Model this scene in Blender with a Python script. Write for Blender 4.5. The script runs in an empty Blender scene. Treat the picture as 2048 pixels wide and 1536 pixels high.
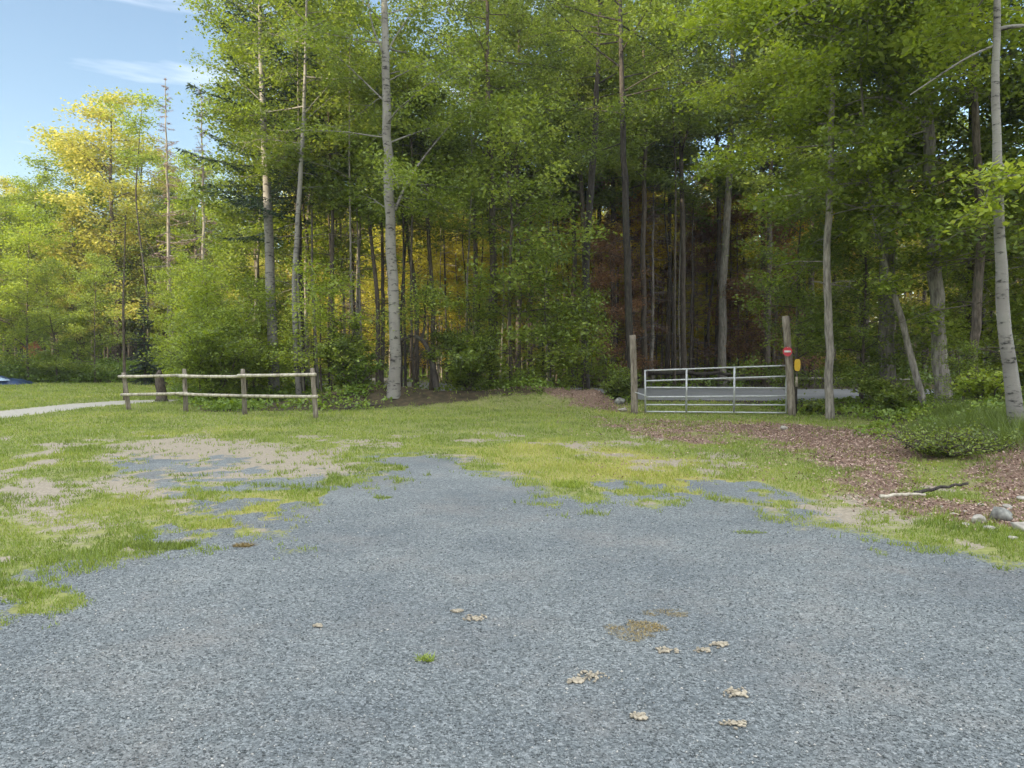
import bpy, math, random
import numpy as np
from mathutils import Vector
rnd = random.Random(7); R = np.random.default_rng(11)
SC = bpy.context.scene; COL = SC.collection
# ---------------------------------------------------------------- camera, sky, sun, exposure
FPX = 1480.0; PITCH = math.atan(63/FPX); CAMZ = 1.6
cd = bpy.data.cameras.new('camera'); cam = bpy.data.objects.new('camera', cd); COL.objects.link(cam)
cam.location = (0, 0, CAMZ); cam.rotation_euler = (math.pi/2 - PITCH, 0, 0)
cd.sensor_width = 36; cd.lens = 36*FPX/2048; cd.clip_start = 0.05; cd.clip_end = 2000
SC.camera = cam
SC.cycles.max_bounces = 12; SC.cycles.diffuse_bounces = 7; SC.cycles.transmission_bounces = 7
SUN_EL = math.radians(11.5); SUN_AZ = math.radians(235)      # azimuth clockwise from +Y; sun stands behind the camera, a little to the left
w = bpy.data.worlds.new('World'); SC.world = w; w.use_nodes = True
nt = w.node_tree; nt.nodes.clear()
sky = nt.nodes.new('ShaderNodeTexSky'); sky.sky_type = 'NISHITA'; sky.sun_disc = False
sky.sun_elevation = SUN_EL; sky.sun_rotation = SUN_AZ; sky.altitude = 100; sky.air_density = 1.0; sky.dust_density = 0.4; sky.ozone_density = 1.5
bg = nt.nodes.new('ShaderNodeBackground'); bg.inputs[1].default_value = 0.15
wo = nt.nodes.new('ShaderNodeOutputWorld')
# thin white cloud wisps low in the sky
tc = nt.nodes.new('ShaderNodeTexCoord'); mp = nt.nodes.new('ShaderNodeMapping'); mp.inputs['Scale'].default_value = (1.6, 1.6, 11)
nz = nt.nodes.new('ShaderNodeTexNoise'); nz.inputs['Scale'].default_value = 2.3; nz.inputs['Detail'].default_value = 5
cr = nt.nodes.new('ShaderNodeValToRGB'); cr.color_ramp.elements[0].position = .58; cr.color_ramp.elements[1].position = .80
cr.color_ramp.elements[1].color = (.55, .55, .55, 1)
mx = nt.nodes.new('ShaderNodeMix'); mx.data_type = 'RGBA'; mx.inputs[7].default_value = (5.2, 5.4, 5.8, 1)
L = nt.links
L.new(tc.outputs['Generated'], mp.inputs[0]); L.new(mp.outputs[0], nz.inputs['Vector']); L.new(nz.outputs[0], cr.inputs[0])
L.new(cr.outputs[0], mx.inputs[0]); L.new(sky.outputs[0], mx.inputs[6]); 
# bright cloud added out of frame, overhead and behind the viewer, as fill light
sx_ = nt.nodes.new('ShaderNodeSeparateXYZ'); L.new(tc.outputs['Generated'], sx_.inputs[0])
def wmath(op, a, b=None):
    n = nt.nodes.new('ShaderNodeMath'); n.operation = op
    for i, v in enumerate((a, b)):
        if v is None: continue
        if hasattr(v, 'is_output'): L.new(v, n.inputs[i])
        else: n.inputs[i].default_value = v
    return n.outputs[0]
def wramp(a, lo, hi):
    n = nt.nodes.new('ShaderNodeMapRange'); n.interpolation_type = 'SMOOTHSTEP'; n.inputs[1].default_value = lo; n.inputs[2].default_value = hi; L.new(a, n.inputs[0]); return n.outputs[0]
hi_ = wramp(sx_.outputs[2], .50, .68); bk_ = wmath('MULTIPLY', wramp(wmath('MULTIPLY', sx_.outputs[1], -1), .0, .35), wramp(sx_.outputs[2], .0, .12))
nz2 = nt.nodes.new('ShaderNodeTexNoise'); nz2.inputs['Scale'].default_value = 3.5; nz2.inputs['Detail'].default_value = 6; L.new(tc.outputs['Generated'], nz2.inputs['Vector'])
fill_ = wmath('MULTIPLY', wmath('MAXIMUM', hi_, bk_), wramp(nz2.outputs[0], .30, .56))
mx2 = nt.nodes.new('ShaderNodeMix'); mx2.data_type = 'RGBA'; mx2.inputs[7].default_value = (9.0, 9.2, 9.5, 1)
L.new(fill_, mx2.inputs[0]); L.new(mx.outputs[2], mx2.inputs[6])
L.new(mx2.outputs[2], bg.inputs[0]); L.new(bg.outputs[0], wo.inputs[0])
sd = bpy.data.lights.new('sun', 'SUN'); sd.energy = 5.0; sd.angle = math.radians(.5); sd.color = (1, .84, .58)
sun = bpy.data.objects.new('sun', sd); COL.objects.link(sun)
sv = Vector((math.cos(SUN_EL)*math.sin(SUN_AZ), math.cos(SUN_EL)*math.cos(SUN_AZ), math.sin(SUN_EL)))
sun.rotation_euler = sv.to_track_quat('Z', 'Y').to_euler(); sun.location = (0, -20, 40)
vs = SC.view_settings; vs.view_transform = 'Standard'; vs.look = 'None'; vs.gamma = 1; vs.use_curve_mapping = False; vs.exposure = 1.12

# ---------------------------------------------------------------- helpers
CP, SP = math.cos(PITCH), math.sin(PITCH)
def at(u, v, Y):
    x = (u-1024)/FPX; y = (768-v)/FPX
    d = np.array([x, CP + y*SP, -SP + y*CP]); t = Y/d[1]
    return np.array([d[0]*t, Y, CAMZ + d[2]*t])
def gp(u, v, z=0):
    x = (u-1024)/FPX; y = (768-v)/FPX
    d = np.array([x, CP + y*SP, -SP + y*CP]); t = (z-CAMZ)/d[2]
    return np.array([d[0]*t, d[1]*t])
def sm(a, b, x):
    t = np.clip((np.asarray(x, float)-a)/(b-a), 0, 1); return t*t*(3-2*t)
_perm = np.random.default_rng(3).random(65536)
def vnoise(x, y):
    xi = np.floor(x).astype(np.int64); yi = np.floor(y).astype(np.int64); fx = x-xi; fy = y-yi
    fx = fx*fx*(3-2*fx); fy = fy*fy*(3-2*fy)
    h = lambda a, b: _perm[(a*7919 + b*104729 + (a*b)*31) & 65535]
    return (h(xi, yi)*(1-fx)+h(xi+1, yi)*fx)*(1-fy) + (h(xi, yi+1)*(1-fx)+h(xi+1, yi+1)*fx)*fy
def fbm(x, y, s=1.0, o=4):
    x = np.asarray(x, float)*s+31.7; y = np.asarray(y, float)*s+17.3; t = 0; a = .5; n = 0
    for i in range(o):
        t = t + a*vnoise(x, y); n += a; a *= .55; x = x*2.03+5.1; y = y*2.03+9.7
    return t/n
def gheight(x, y):
    x = np.asarray(x, float); y = np.asarray(y, float)
    z = .34*sm(6.0, 8.2, x-.2*(y-10))*sm(7.2, 9.6, y)*(1-sm(20, 24, y))
    z = z + .16*sm(7.2, 9, x)*sm(9.5, 11, y)*(1-sm(13, 16, y))+.06*sm(.4, .7, fbm(x, y, 1.4, 3))*sm(6, 7, x)*sm(7, 9, y)*(1-sm(12, 14, y))
    z = z + .36*1.5*np.exp(-((y-22.8)/1.0)**2)*(1-sm(2.4, 3.5, x))*sm(-8, -4, x)*(0.7+.5*fbm(x, y, .8, 2))
    z = z + .5*sm(39, 44, y)*(1-sm(-15, -10, x))
    z = z + .05*(fbm(x, y, .35, 3)-.5)*sm(3, 9, y)*(1-sm(60, 80, y)) + .012*(fbm(x, y, 2.2, 2)-.5)
    z = z*(1 - sm(23.2, 24.2, y)*(1-sm(31.5, 32.5, y))*sm(-1, 2, x))
    return z
def H(x, y): return float(gheight(x, y))
def mesh_np(name, V, F, attr=None, smooth=False):
    V = np.asarray(V, np.float32).reshape(-1, 3); F = np.asarray(F, np.int32); k = F.shape[1]
    m = bpy.data.meshes.new(name); m.vertices.add(len(V)); m.vertices.foreach_set('co', V.ravel())
    m.loops.add(F.size); m.loops.foreach_set('vertex_index', F.ravel())
    m.polygons.add(len(F)); m.polygons.foreach_set('loop_start', np.arange(0, F.size, k, dtype=np.int32))
    if smooth: m.polygons.foreach_set('use_smooth', np.ones(len(F), bool))
    if attr:
        for n, a in attr.items():
            at_ = m.attributes.new(n, 'FLOAT', 'POINT'); at_.data.foreach_set('value', np.asarray(a, np.float32))
    m.update(calc_edges=True); m.validate(); return m
def link(name, mesh, mat, parent=None, loc=None):
    o = bpy.data.objects.new(name, mesh); COL.objects.link(o)
    if mat is not None and mesh is not None and not mesh.materials: mesh.materials.append(mat)
    if parent is not None: o.parent = parent
    if loc is not None: o.location = loc
    return o
def tag(o, label=None, cat=None, group=None, kind=None):
    if label: o['label'] = label
    if cat: o['category'] = cat
    if group: o['group'] = group
    if kind: o['kind'] = kind
    return o
def empty(name, loc, rz=0):
    o = bpy.data.objects.new(name, None); COL.objects.link(o); o.location = loc; o.rotation_euler = (0, 0, rz); o.empty_display_size = .2; return o
class MB:
    def __init__(s): s.V = []; s.F = []; s.n = 0
    def add(s, V, F):
        s.V.append(np.asarray(V, float).reshape(-1, 3)); s.F.append(np.asarray(F, np.int32)+s.n); s.n += len(s.V[-1])
    def tube(s, P, r, k=7, jit=0., cap=False, rr=None):
        P = np.asarray(P, float); r = np.broadcast_to(np.asarray(r, float), (len(P),))
        T = np.gradient(P, axis=0); T /= np.linalg.norm(T, axis=1)[:, None]+1e-9
        ref = np.array([0, 0, 1.]) if abs(T[0, 2]) < .8 else np.array([1., 0, 0])
        A = np.cross(T, ref); A /= np.linalg.norm(A, axis=1)[:, None]+1e-9; B = np.cross(T, A)
        th = np.linspace(0, 2*math.pi, k, endpoint=False)
        rad = r[:, None]*(np.ones((len(P), k)) if jit == 0 else 1+jit*(R.random((len(P), k))-.5))
        V = P[:, None]+rad[..., None]*(np.cos(th)[None, :, None]*A[:, None]+np.sin(th)[None, :, None]*B[:, None])
        i = np.arange(len(P)-1)[:, None]; j = np.arange(k)[None]; jn = (j+1) % k
        F = np.stack([i*k+j, i*k+jn, (i+1)*k+jn, (i+1)*k+j], -1).reshape(-1, 4)
        n0 = len(P)*k; V = V.reshape(-1, 3)
        if cap:
            V = np.vstack([V, P[0], P[-1]]); jj = np.arange(k); jm = (jj+1) % k
            F = np.vstack([F, np.stack([jm, jj, np.full(k, n0), np.full(k, n0)], -1), np.stack([(len(P)-1)*k+jj, (len(P)-1)*k+jm, np.full(k, n0+1), np.full(k, n0+1)], -1)])
        s.add(V, F)
    def box(s, c, d, rot=None):
        c = np.asarray(c, float); d = np.asarray(d, float)/2
        V = np.array([[x, y, z] for z in (-1, 1) for y in (-1, 1) for x in (-1, 1)])*d
        if rot is not None: V = V@np.asarray(rot).T
        s.add(V+c, [[0, 2, 3, 1], [4, 5, 7, 6], [0, 1, 5, 4], [2, 6, 7, 3], [0, 4, 6, 2], [1, 3, 7, 5]])
    def build(s, name, mat, parent=None, smooth=True, loc=None):
        V = np.vstack(s.V); F = np.vstack(s.F)
        tri = F[:, 2] == F[:, 3]
        if tri.any():
            m = bpy.data.meshes.new(name); m.from_pydata(V.tolist(), [], [tuple(f[:3]) if t else tuple(f) for f, t in zip(F.tolist(), tri)])
            if smooth: m.polygons.foreach_set('use_smooth', np.ones(len(F), bool))
        else: m = mesh_np(name, V, F, smooth=smooth)
        return link(name, m, mat, parent, loc)
# ---------------------------------------------------------------- materials
def newmat(name):
    m = bpy.data.materials.new(name); m.use_nodes = True; t = m.node_tree; b = t.nodes['Principled BSDF']; return m, t, b
def N(t, ty, **kw):
    n = t.nodes.new('ShaderNode'+ty)
    for k, v in kw.items():
        if k in ('data_type', 'operation', 'feature', 'blend_type', 'attribute_name', 'distance'): setattr(n, k, v)
        else: n.inputs[k].default_value = v
    return n
def ramp(t, stops, src=None):
    r = t.nodes.new('ShaderNodeValToRGB'); e = r.color_ramp.elements
    while len(e) < len(stops): e.new(.5)
    for i, (p, c) in enumerate(stops): e[i].position = p; e[i].color = (*c, 1) if len(c) == 3 else c
    if src is not None: t.links.new(src, r.inputs[0])
    return r
def mixc(t, f, a, b):
    n = t.nodes.new('ShaderNodeMix'); n.data_type = 'RGBA'
    for s, v in ((0, f), (6, a), (7, b)):
        if hasattr(v, 'is_output') or hasattr(v, 'links'): t.links.new(v, n.inputs[s])
        else: n.inputs[s].default_value = v if not isinstance(v, tuple) or len(v) == 4 else (*v, 1)
    return n.outputs[2]
def math_(t, op, a, b=None, c=None):
    n = t.nodes.new('ShaderNodeMath'); n.operation = op
    for i, v in enumerate((a, b, c)):
        if v is None: continue
        if hasattr(v, 'is_output'): t.links.new(v, n.inputs[i])
        else: n.inputs[i].default_value = v
    return n.outputs[0]
def leafmat(name, dark, mid, bright, trans=.45, rough=.5):
    m, t, b = newmat(name); t.nodes.remove(b)
    a = N(t, 'Attribute', attribute_name='v'); oi = t.nodes.new('ShaderNodeObjectInfo')
    f = math_(t, 'ADD', a.outputs['Fac'], math_(t, 'MULTIPLY', math_(t, 'SUBTRACT', oi.outputs['Random'], .5), .35))
    r = ramp(t, [(0.02, dark), (.5, mid), (1, bright)], f)
    d = t.nodes.new('ShaderNodeBsdfDiffuse'); tr = t.nodes.new('ShaderNodeBsdfTranslucent'); g = N(t, 'BsdfGlossy', Roughness=rough)
    hs = t.nodes.new('ShaderNodeHueSaturation'); hs.inputs['Hue'].default_value = .485; hs.inputs['Saturation'].default_value = 1.12; hs.inputs['Value'].default_value = 1.25
    t.links.new(r.outputs[0], d.inputs[0]); t.links.new(r.outputs[0], hs.inputs['Color']); t.links.new(hs.outputs[0], tr.inputs[0])
    ms = t.nodes.new('ShaderNodeMixShader'); ms.inputs[0].default_value = trans; t.links.new(d.outputs[0], ms.inputs[1]); t.links.new(tr.outputs[0], ms.inputs[2])
    m2 = t.nodes.new('ShaderNodeMixShader'); m2.inputs[0].default_value = .05; t.links.new(ms.outputs[0], m2.inputs[1]); t.links.new(g.outputs[0], m2.inputs[2])
    t.links.new(m2.outputs[0], t.nodes['Material Output'].inputs[0]); return m
def barkmat(name, base, light, dark, marks=.0, scale=3.0):
    m, t, b = newmat(name); tcn = t.nodes.new('ShaderNodeTexCoord')
    mpn = N(t, 'Mapping'); mpn.inputs['Scale'].default_value = (9, 9, 1.6) if marks == 0 else (3, 3, 9)
    t.links.new(tcn.outputs['Object'], mpn.inputs[0])
    n1 = N(t, 'TexNoise', Scale=scale, Detail=6.0, Roughness=.65); t.links.new(mpn.outputs[0], n1.inputs['Vector'])
    n2 = N(t, 'TexNoise', Scale=1.3, Detail=3.0); t.links.new(tcn.outputs['Object'], n2.inputs['Vector'])
    r1 = ramp(t, [(.3, dark), (.5, base), (.72, light)], n1.outputs[0])
    col = r1.outputs[0]
    if marks:
        r2 = ramp(t, [(.58-marks*.1, (0, 0, 0)), (.66-marks*.1, (1, 1, 1))], n1.outputs[0])
        col = mixc(t, r2.outputs[0], base, dark)
        r3 = ramp(t, [(.35, (0, 0, 0)), (.75, (1, 1, 1))], n2.outputs[0]); col = mixc(t, r3.outputs[0], col, light)
        r4 = ramp(t, [(.60, (0, 0, 0)), (.63, (.9, .9, .9))], n1.outputs[0]); col = mixc(t, r4.outputs[0], col, dark)
    # moss and lichen blotches
    r5 = ramp(t, [(.55, (0, 0, 0)), (.75, (.5, .5, .5))], n2.outputs[0]); col = mixc(t, r5.outputs[0], col, (.10, .12, .07))
    t.links.new(col, b.inputs['Base Color']); b.inputs['Roughness'].default_value = .9; b.inputs['Specular IOR Level'].default_value = .2
    bm = N(t, 'Bump', Strength=.6, Distance=.03); t.links.new(n1.outputs[0], bm.inputs['Height']); t.links.new(bm.outputs[0], b.inputs['Normal'])
    return m
M = {}
M['leaf'] = leafmat('leaf green', (.06, .09, .022), (.195, .275, .045), (.42, .50, .10), .5)
M['leafb'] = leafmat('leaf fresh', (.085, .13, .02), (.26, .355, .045), (.50, .58, .11), .5)
M['sungold'] = leafmat('leaf sun glow', (.26, .28, .04), (.55, .54, .08), (.80, .74, .15), .5)  # yellow glow of low sun in the wood, put into the leaf colour
M['sungold2'] = leafmat('distant leaf sun glow', (.16, .17, .03), (.38, .33, .05), (.62, .48, .07), .45)  # warm sun glow put into the colour of the far foliage
M['lime'] = leafmat('leaf pale yellow green', (.16, .20, .04), (.38, .40, .08), (.66, .62, .17), .45)
M['sunamber'] = leafmat('leaf amber', (.34, .27, .04), (.70, .56, .08), (.88, .75, .16), .5)  # stronger sun glow, likewise painted as leaf colour
M['rust'] = leafmat('leaf rust', (.13, .08, .045), (.32, .19, .09), (.50, .32, .14), .45)
M['red'] = leafmat('leaf red', (.20, .05, .03), (.45, .13, .07), (.6, .25, .12), .4)
M['needle'] = leafmat('needles', (.02, .04, .028), (.05, .085, .05), (.11, .15, .08), .2)
M['dead'] = leafmat('dead twigs', (.16, .10, .09), (.34, .23, .20), (.55, .40, .36), .0)
M['under'] = leafmat('undergrowth leaf', (.05, .085, .016), (.16, .26, .035), (.33, .44, .06), .4)
M['grass'] = leafmat('grass blade', (.10, .145, .025), (.24, .33, .05), (.46, .47, .12), .35)
M['straw'] = leafmat('straw', (.16, .12, .045), (.34, .26, .10), (.50, .42, .22), .2)
M['litter'] = leafmat('fallen leaf', (.11, .065, .045), (.31, .195, .145), (.60, .46, .37), .1)
M['pale'] = barkmat('pale bark', (.20, .188, .17), (.34, .325, .295), (.045, .042, .04), marks=.5, scale=1.6)
M['brown'] = barkmat('brown bark', (.10, .082, .064), (.20, .17, .14), (.03, .026, .022))
M['darkb'] = barkmat('dark bark', (.06, .052, .046), (.12, .105, .09), (.02, .018, .016))
M['grey'] = barkmat('grey bark', (.24, .22, .185), (.40, .37, .33), (.07, .06, .055), scale=2.2)
M['wood'] = barkmat('weathered wood', (.22, .19, .15), (.38, .34, .28), (.08, .065, .05), scale=2)
M['rail'] = barkmat('bleached rail wood', (.50, .46, .37), (.68, .64, .53), (.20, .17, .12), scale=1.5)
def simple(name, c, rough=.5, metal=0., noise=.0, sc=20):
    m, t, b = newmat(name); b.inputs['Roughness'].default_value = rough; b.inputs['Metallic'].default_value = metal
    tcn = t.nodes.new('ShaderNodeTexCoord'); n = N(t, 'TexNoise', Scale=sc, Detail=5.0); t.links.new(tcn.outputs['Object'], n.inputs['Vector'])
    c2 = tuple(x*(1-noise) for x in c); r = ramp(t, [(.35, c2), (.65, c)], n.outputs[0]); t.links.new(r.outputs[0], b.inputs['Base Color'])
    return m
M['galv'] = simple('galvanised steel', (.52, .54, .55), .45, .35, .25, 12)
M['redp'] = simple('red sign paint', (.55, .03, .05), .4, 0, .15)
M['whitep'] = simple('white sign paint', (.8, .78, .76), .4, 0, .1)
M['yellowp'] = simple('yellow sign paint', (.80, .50, .02), .4, 0, .1)
M['stone'] = simple('pale stone', (.52, .48, .42), .85, 0, .45, 9)
M['gstone'] = simple('grey stone', (.34, .34, .31), .9, 0, .65, 14)
M['chip'] = simple('pale wood chip', (.46, .40, .30), .85, 0, .45, 25)
M['blue'] = simple('blue tarpaulin', (.03, .065, .17), .35, 0, .5, 4)
M['tarp_highlight'] = simple('light blue highlight', (.35, .48, .62), .4, 0, .3, 6)  # highlight on the blue tarpaulin, painted as a colour of its own

def groundmat():
    m, t, b = newmat('ground'); Lk = t.links.new
    tcn = t.nodes.new('ShaderNodeTexCoord'); P = tcn.outputs['Object']
    A = {n: N(t, 'Attribute', attribute_name=n).outputs['Fac'] for n in ('gravel', 'dirt', 'litter', 'path', 'forest', 'dry')}
    def noise(s, d=5., r=.55):
        n = N(t, 'TexNoise', Scale=s, Detail=d, Roughness=r); Lk(P, n.inputs['Vector']); return n.outputs[0]
    nf = noise(38, 3); nm = noise(6, 5); nl = noise(.9, 4)
    # soil seen between grass blades, and grass mat
    g = ramp(t, [(.30, (.12, .125, .045)), (.5, (.21, .235, .07)), (.72, (.33, .33, .12))], noise(14, 6, .7)).outputs[0]
    g = mixc(t, ramp(t, [(.45, (0, 0, 0)), (.7, (.7, .7, .7))], nm).outputs[0], g, (.27, .25, .13, 1))
    g = mixc(t, A['dry'], g, mixc(t, nf, (.30, .25, .09, 1), (.38, .36, .10, 1)))
    dirt = ramp(t, [(.3, (.21, .18, .14)), (.55, (.33, .285, .22)), (.75, (.45, .395, .31))], noise(24, 6, .7)).outputs[0]
    lit = ramp(t, [(.32, (.085, .06, .045)), (.5, (.21, .14, .105)), (.68, (.36, .26, .20))], noise(20, 6, .75)).outputs[0]
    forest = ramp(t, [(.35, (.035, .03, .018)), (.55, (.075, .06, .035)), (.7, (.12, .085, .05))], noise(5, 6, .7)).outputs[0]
    pth = ramp(t, [(.3, (.30, .28, .24)), (.7, (.48, .455, .40))], noise(16, 5)).outputs[0]
    # gravel: crushed stone, every cell its own grey
    vor = N(t, 'TexVoronoi', Scale=80.0, Randomness=1.0); Lk(P, vor.inputs['Vector'])
    vor2 = N(t, 'TexVoronoi', Scale=190.0, Randomness=1.0); Lk(P, vor2.inputs['Vector'])
    sx = t.nodes.new('ShaderNodeSeparateColor'); Lk(vor.outputs['Color'], sx.inputs[0])
    sx2 = t.nodes.new('ShaderNodeSeparateColor'); Lk(vor2.outputs['Color'], sx2.inputs[0])
    cellc = math_(t, 'ADD', math_(t, 'MULTIPLY', sx.outputs[0], .62), math_(t, 'MULTIPLY', sx2.outputs[0], .38))
    gr = ramp(t, [(.10, (.086, .097, .10)), (.42, (.150, .169, .174)), (.68, (.205, .228, .233)), (.97, (.35, .37, .375))], cellc).outputs[0]
    warm = ramp(t, [(.50, (0, 0, 0)), (.78, (.55, .55, .55))], noise(.9, 7, .7)).outputs[0]
    gr = mixc(t, warm, gr, mixc(t, sx.outputs[1], (.18, .155, .135, 1), (.30, .27, .24, 1)))
    big = ramp(t, [(.33, (.78, .80, .83)), (.67, (1.15, 1.13, 1.10))], noise(.7, 6, .65)).outputs[0]
    mm = t.nodes.new('ShaderNodeMix'); mm.data_type = 'RGBA'; mm.blend_type = 'MULTIPLY'; mm.inputs[0].default_value = 1; Lk(gr, mm.inputs[6]); Lk(big, mm.inputs[7]); gr = mm.outputs[2]
    def sharpen(a, k=.62):     # break the soft mask edge with fine noise
        s = math_(t, 'ADD', a, math_(t, 'MULTIPLY', math_(t, 'SUBTRACT', nf, .5), k*2.2))
        s = math_(t, 'ADD', s, math_(t, 'MULTIPLY', math_(t, 'SUBTRACT', nm, .5), k))
        return ramp(t, [(.42, (0, 0, 0)), (.58, (1, 1, 1))], s).outputs[0]
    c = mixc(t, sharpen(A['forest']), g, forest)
    c = mixc(t, sharpen(A['dirt']), c, dirt); c = mixc(t, sharpen(A['litter']), c, lit)
    c = mixc(t, sharpen(A['path']), c, pth); gm = sharpen(A['gravel']); c = mixc(t, gm, c, gr)
    Lk(c, b.inputs['Base Color']); b.inputs['Roughness'].default_value = .92; b.inputs['Specular IOR Level'].default_value = .25
    hg = math_(t, 'ADD', math_(t, 'MULTIPLY', math_(t, 'SUBTRACT', 1., vor.outputs['Distance']), 1.), math_(t, 'MULTIPLY', cellc, .8))
    hh = math_(t, 'ADD', math_(t, 'MULTIPLY', hg, gm), math_(t, 'MULTIPLY', nf, 1.5))
    bm = N(t, 'Bump', Strength=.42, Distance=.010); Lk(hh, bm.inputs['Height']); Lk(bm.outputs[0], b.inputs['Normal'])
    return m
M['ground'] = groundmat()
def asphalt():
    m, t, b = newmat('asphalt'); tcn = t.nodes.new('ShaderNodeTexCoord')
    n = N(t, 'TexNoise', Scale=30.0, Detail=6.0); t.links.new(tcn.outputs['Object'], n.inputs['Vector'])
    n2 = N(t, 'TexNoise', Scale=.6, Detail=4.0); t.links.new(tcn.outputs['Object'], n2.inputs['Vector'])
    r = ramp(t, [(.3, (.15, .155, .16)), (.7, (.26, .265, .27))], n.outputs[0]); r2 = ramp(t, [(.3, (.8, .8, .8)), (.7, (1.15, 1.15, 1.15))], n2.outputs[0])
    mm = t.nodes.new('ShaderNodeMix'); mm.data_type = 'RGBA'; mm.blend_type = 'MULTIPLY'; mm.inputs[0].default_value = 1
    t.links.new(r.outputs[0], mm.inputs[6]); t.links.new(r2.outputs[0], mm.inputs[7]); t.links.new(mm.outputs[2], b.inputs['Base Color']); b.inputs['Roughness'].default_value = .8
    return m
M['asphalt'] = asphalt()
# ---------------------------------------------------------------- ground zones (all in metres on the ground)
def G(pts): return np.array([gp(u, v) for u, v in pts])
def sdist(poly, x, y):      # + inside, - outside, metres
    x = np.asarray(x, float); y = np.asarray(y, float); d = np.full(x.shape, 1e9); ins = np.zeros(x.shape, bool); n = len(poly)
    for i in range(n):
        ax, ay = poly[i]; bx, by = poly[(i+1) % n]; ex, ey = bx-ax, by-ay
        tt = np.clip(((x-ax)*ex+(y-ay)*ey)/(ex*ex+ey*ey+1e-12), 0, 1)
        d = np.minimum(d, np.hypot(x-ax-tt*ex, y-ay-tt*ey))
        c = ((ay > y) != (by > y)) & (x < (bx-ax)*(y-ay)/(by-ay+1e-12)+ax); ins ^= c
    return np.where(ins, d, -d)
GRAVEL = G([(0, 1192), (60, 1150), (130, 1126), (300, 1108), (390, 1092), (430, 1062), (560, 1066), (575, 1020), (620, 985), (700, 962), (735, 945), (745, 908), (830, 903), (930, 914), (985, 944), (1060, 968), (1120, 990), (1290, 1008), (1400, 992), (1540, 1006), (1610, 1030), (1740, 1068), (1850, 1088), (2048, 1136), (2300, 1190)])
GRAVEL = np.vstack([GRAVEL, [[5.5, 3.2], [14, 0], [14, -14], [-14, -14], [-14, -2], gp(-500, 1330)]])
MIXED = G([(200, 905), (420, 905), (620, 930), (740, 960), (640, 1000), (580, 1060), (430, 1085), (250, 1095), (330, 1020), (230, 960)])
MIXR = G([(1180, 960), (1500, 960), (1620, 1000), (1640, 1040), (1450, 1060), (1330, 1050), (1200, 1010)])
DIRT = G([(200, 893), (330, 878), (520, 880), (690, 915), (720, 945), (640, 962), (520, 955), (450, 965), (330, 960), (250, 925)])
DIRT2 = G([(0, 960), (90, 950), (190, 985), (230, 1050), (140, 1085), (60, 1060), (0, 1060)])
DIRT3 = G([(1560, 1000), (1700, 1015), (1780, 1050), (1700, 1062), (1600, 1025)])
LITTER = G([(1390, 852), (1530, 842), (1680, 856), (1800, 862), (1880, 905), (1830, 940), (1850, 990), (2060, 1010), (2200, 1080), (2048, 1066), (1900, 1045), (1760, 1010), (1650, 950), (1560, 900)])
LIT2 = G([(1180, 832), (1300, 838), (1560, 846), (1560, 880), (1400, 892), (1280, 872), (1200, 850)])
LITB = G([(640, 812), (900, 806), (1130, 812), (1262, 828), (1262, 800), (1100, 772), (800, 780), (640, 800)])
SOIL = np.array([gp(u, v, .18) for u, v in [(1930, 915), (1990, 893), (2120, 890), (2160, 1000), (2060, 1005), (1990, 985), (1945, 955)]])
PATH = np.array([gp(-300, 868), gp(0, 838), gp(120, 822), gp(260, 808), gp(400, 799), gp(260, 801), gp(120, 810), gp(0, 823), gp(-300, 846)])
DRY = G([(900, 895), (1100, 885), (1300, 905), (1460, 960), (1400, 990), (1200, 985), (1040, 955), (930, 915)])
DRY2 = G([(430, 1010), (570, 1005), (575, 1045), (530, 1070), (440, 1050)])
FOREST = np.array([[-8.2, 19.6], [-5.0, 20.2], [-3.4, 21.2], [0, 22.2], [3.3, 22.6], [4, 24], [7, 24], [7.9, 18.2], [8.0, 15.6], [6.2, 14.6], [10.5, 11.6], [16, 9], [60, 8], [160, 10], [160, 160], [-160, 160], [-160, 46], [-28, 40], [-19, 38.5], [-11, 25]])
BRUSHY = 1
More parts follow.
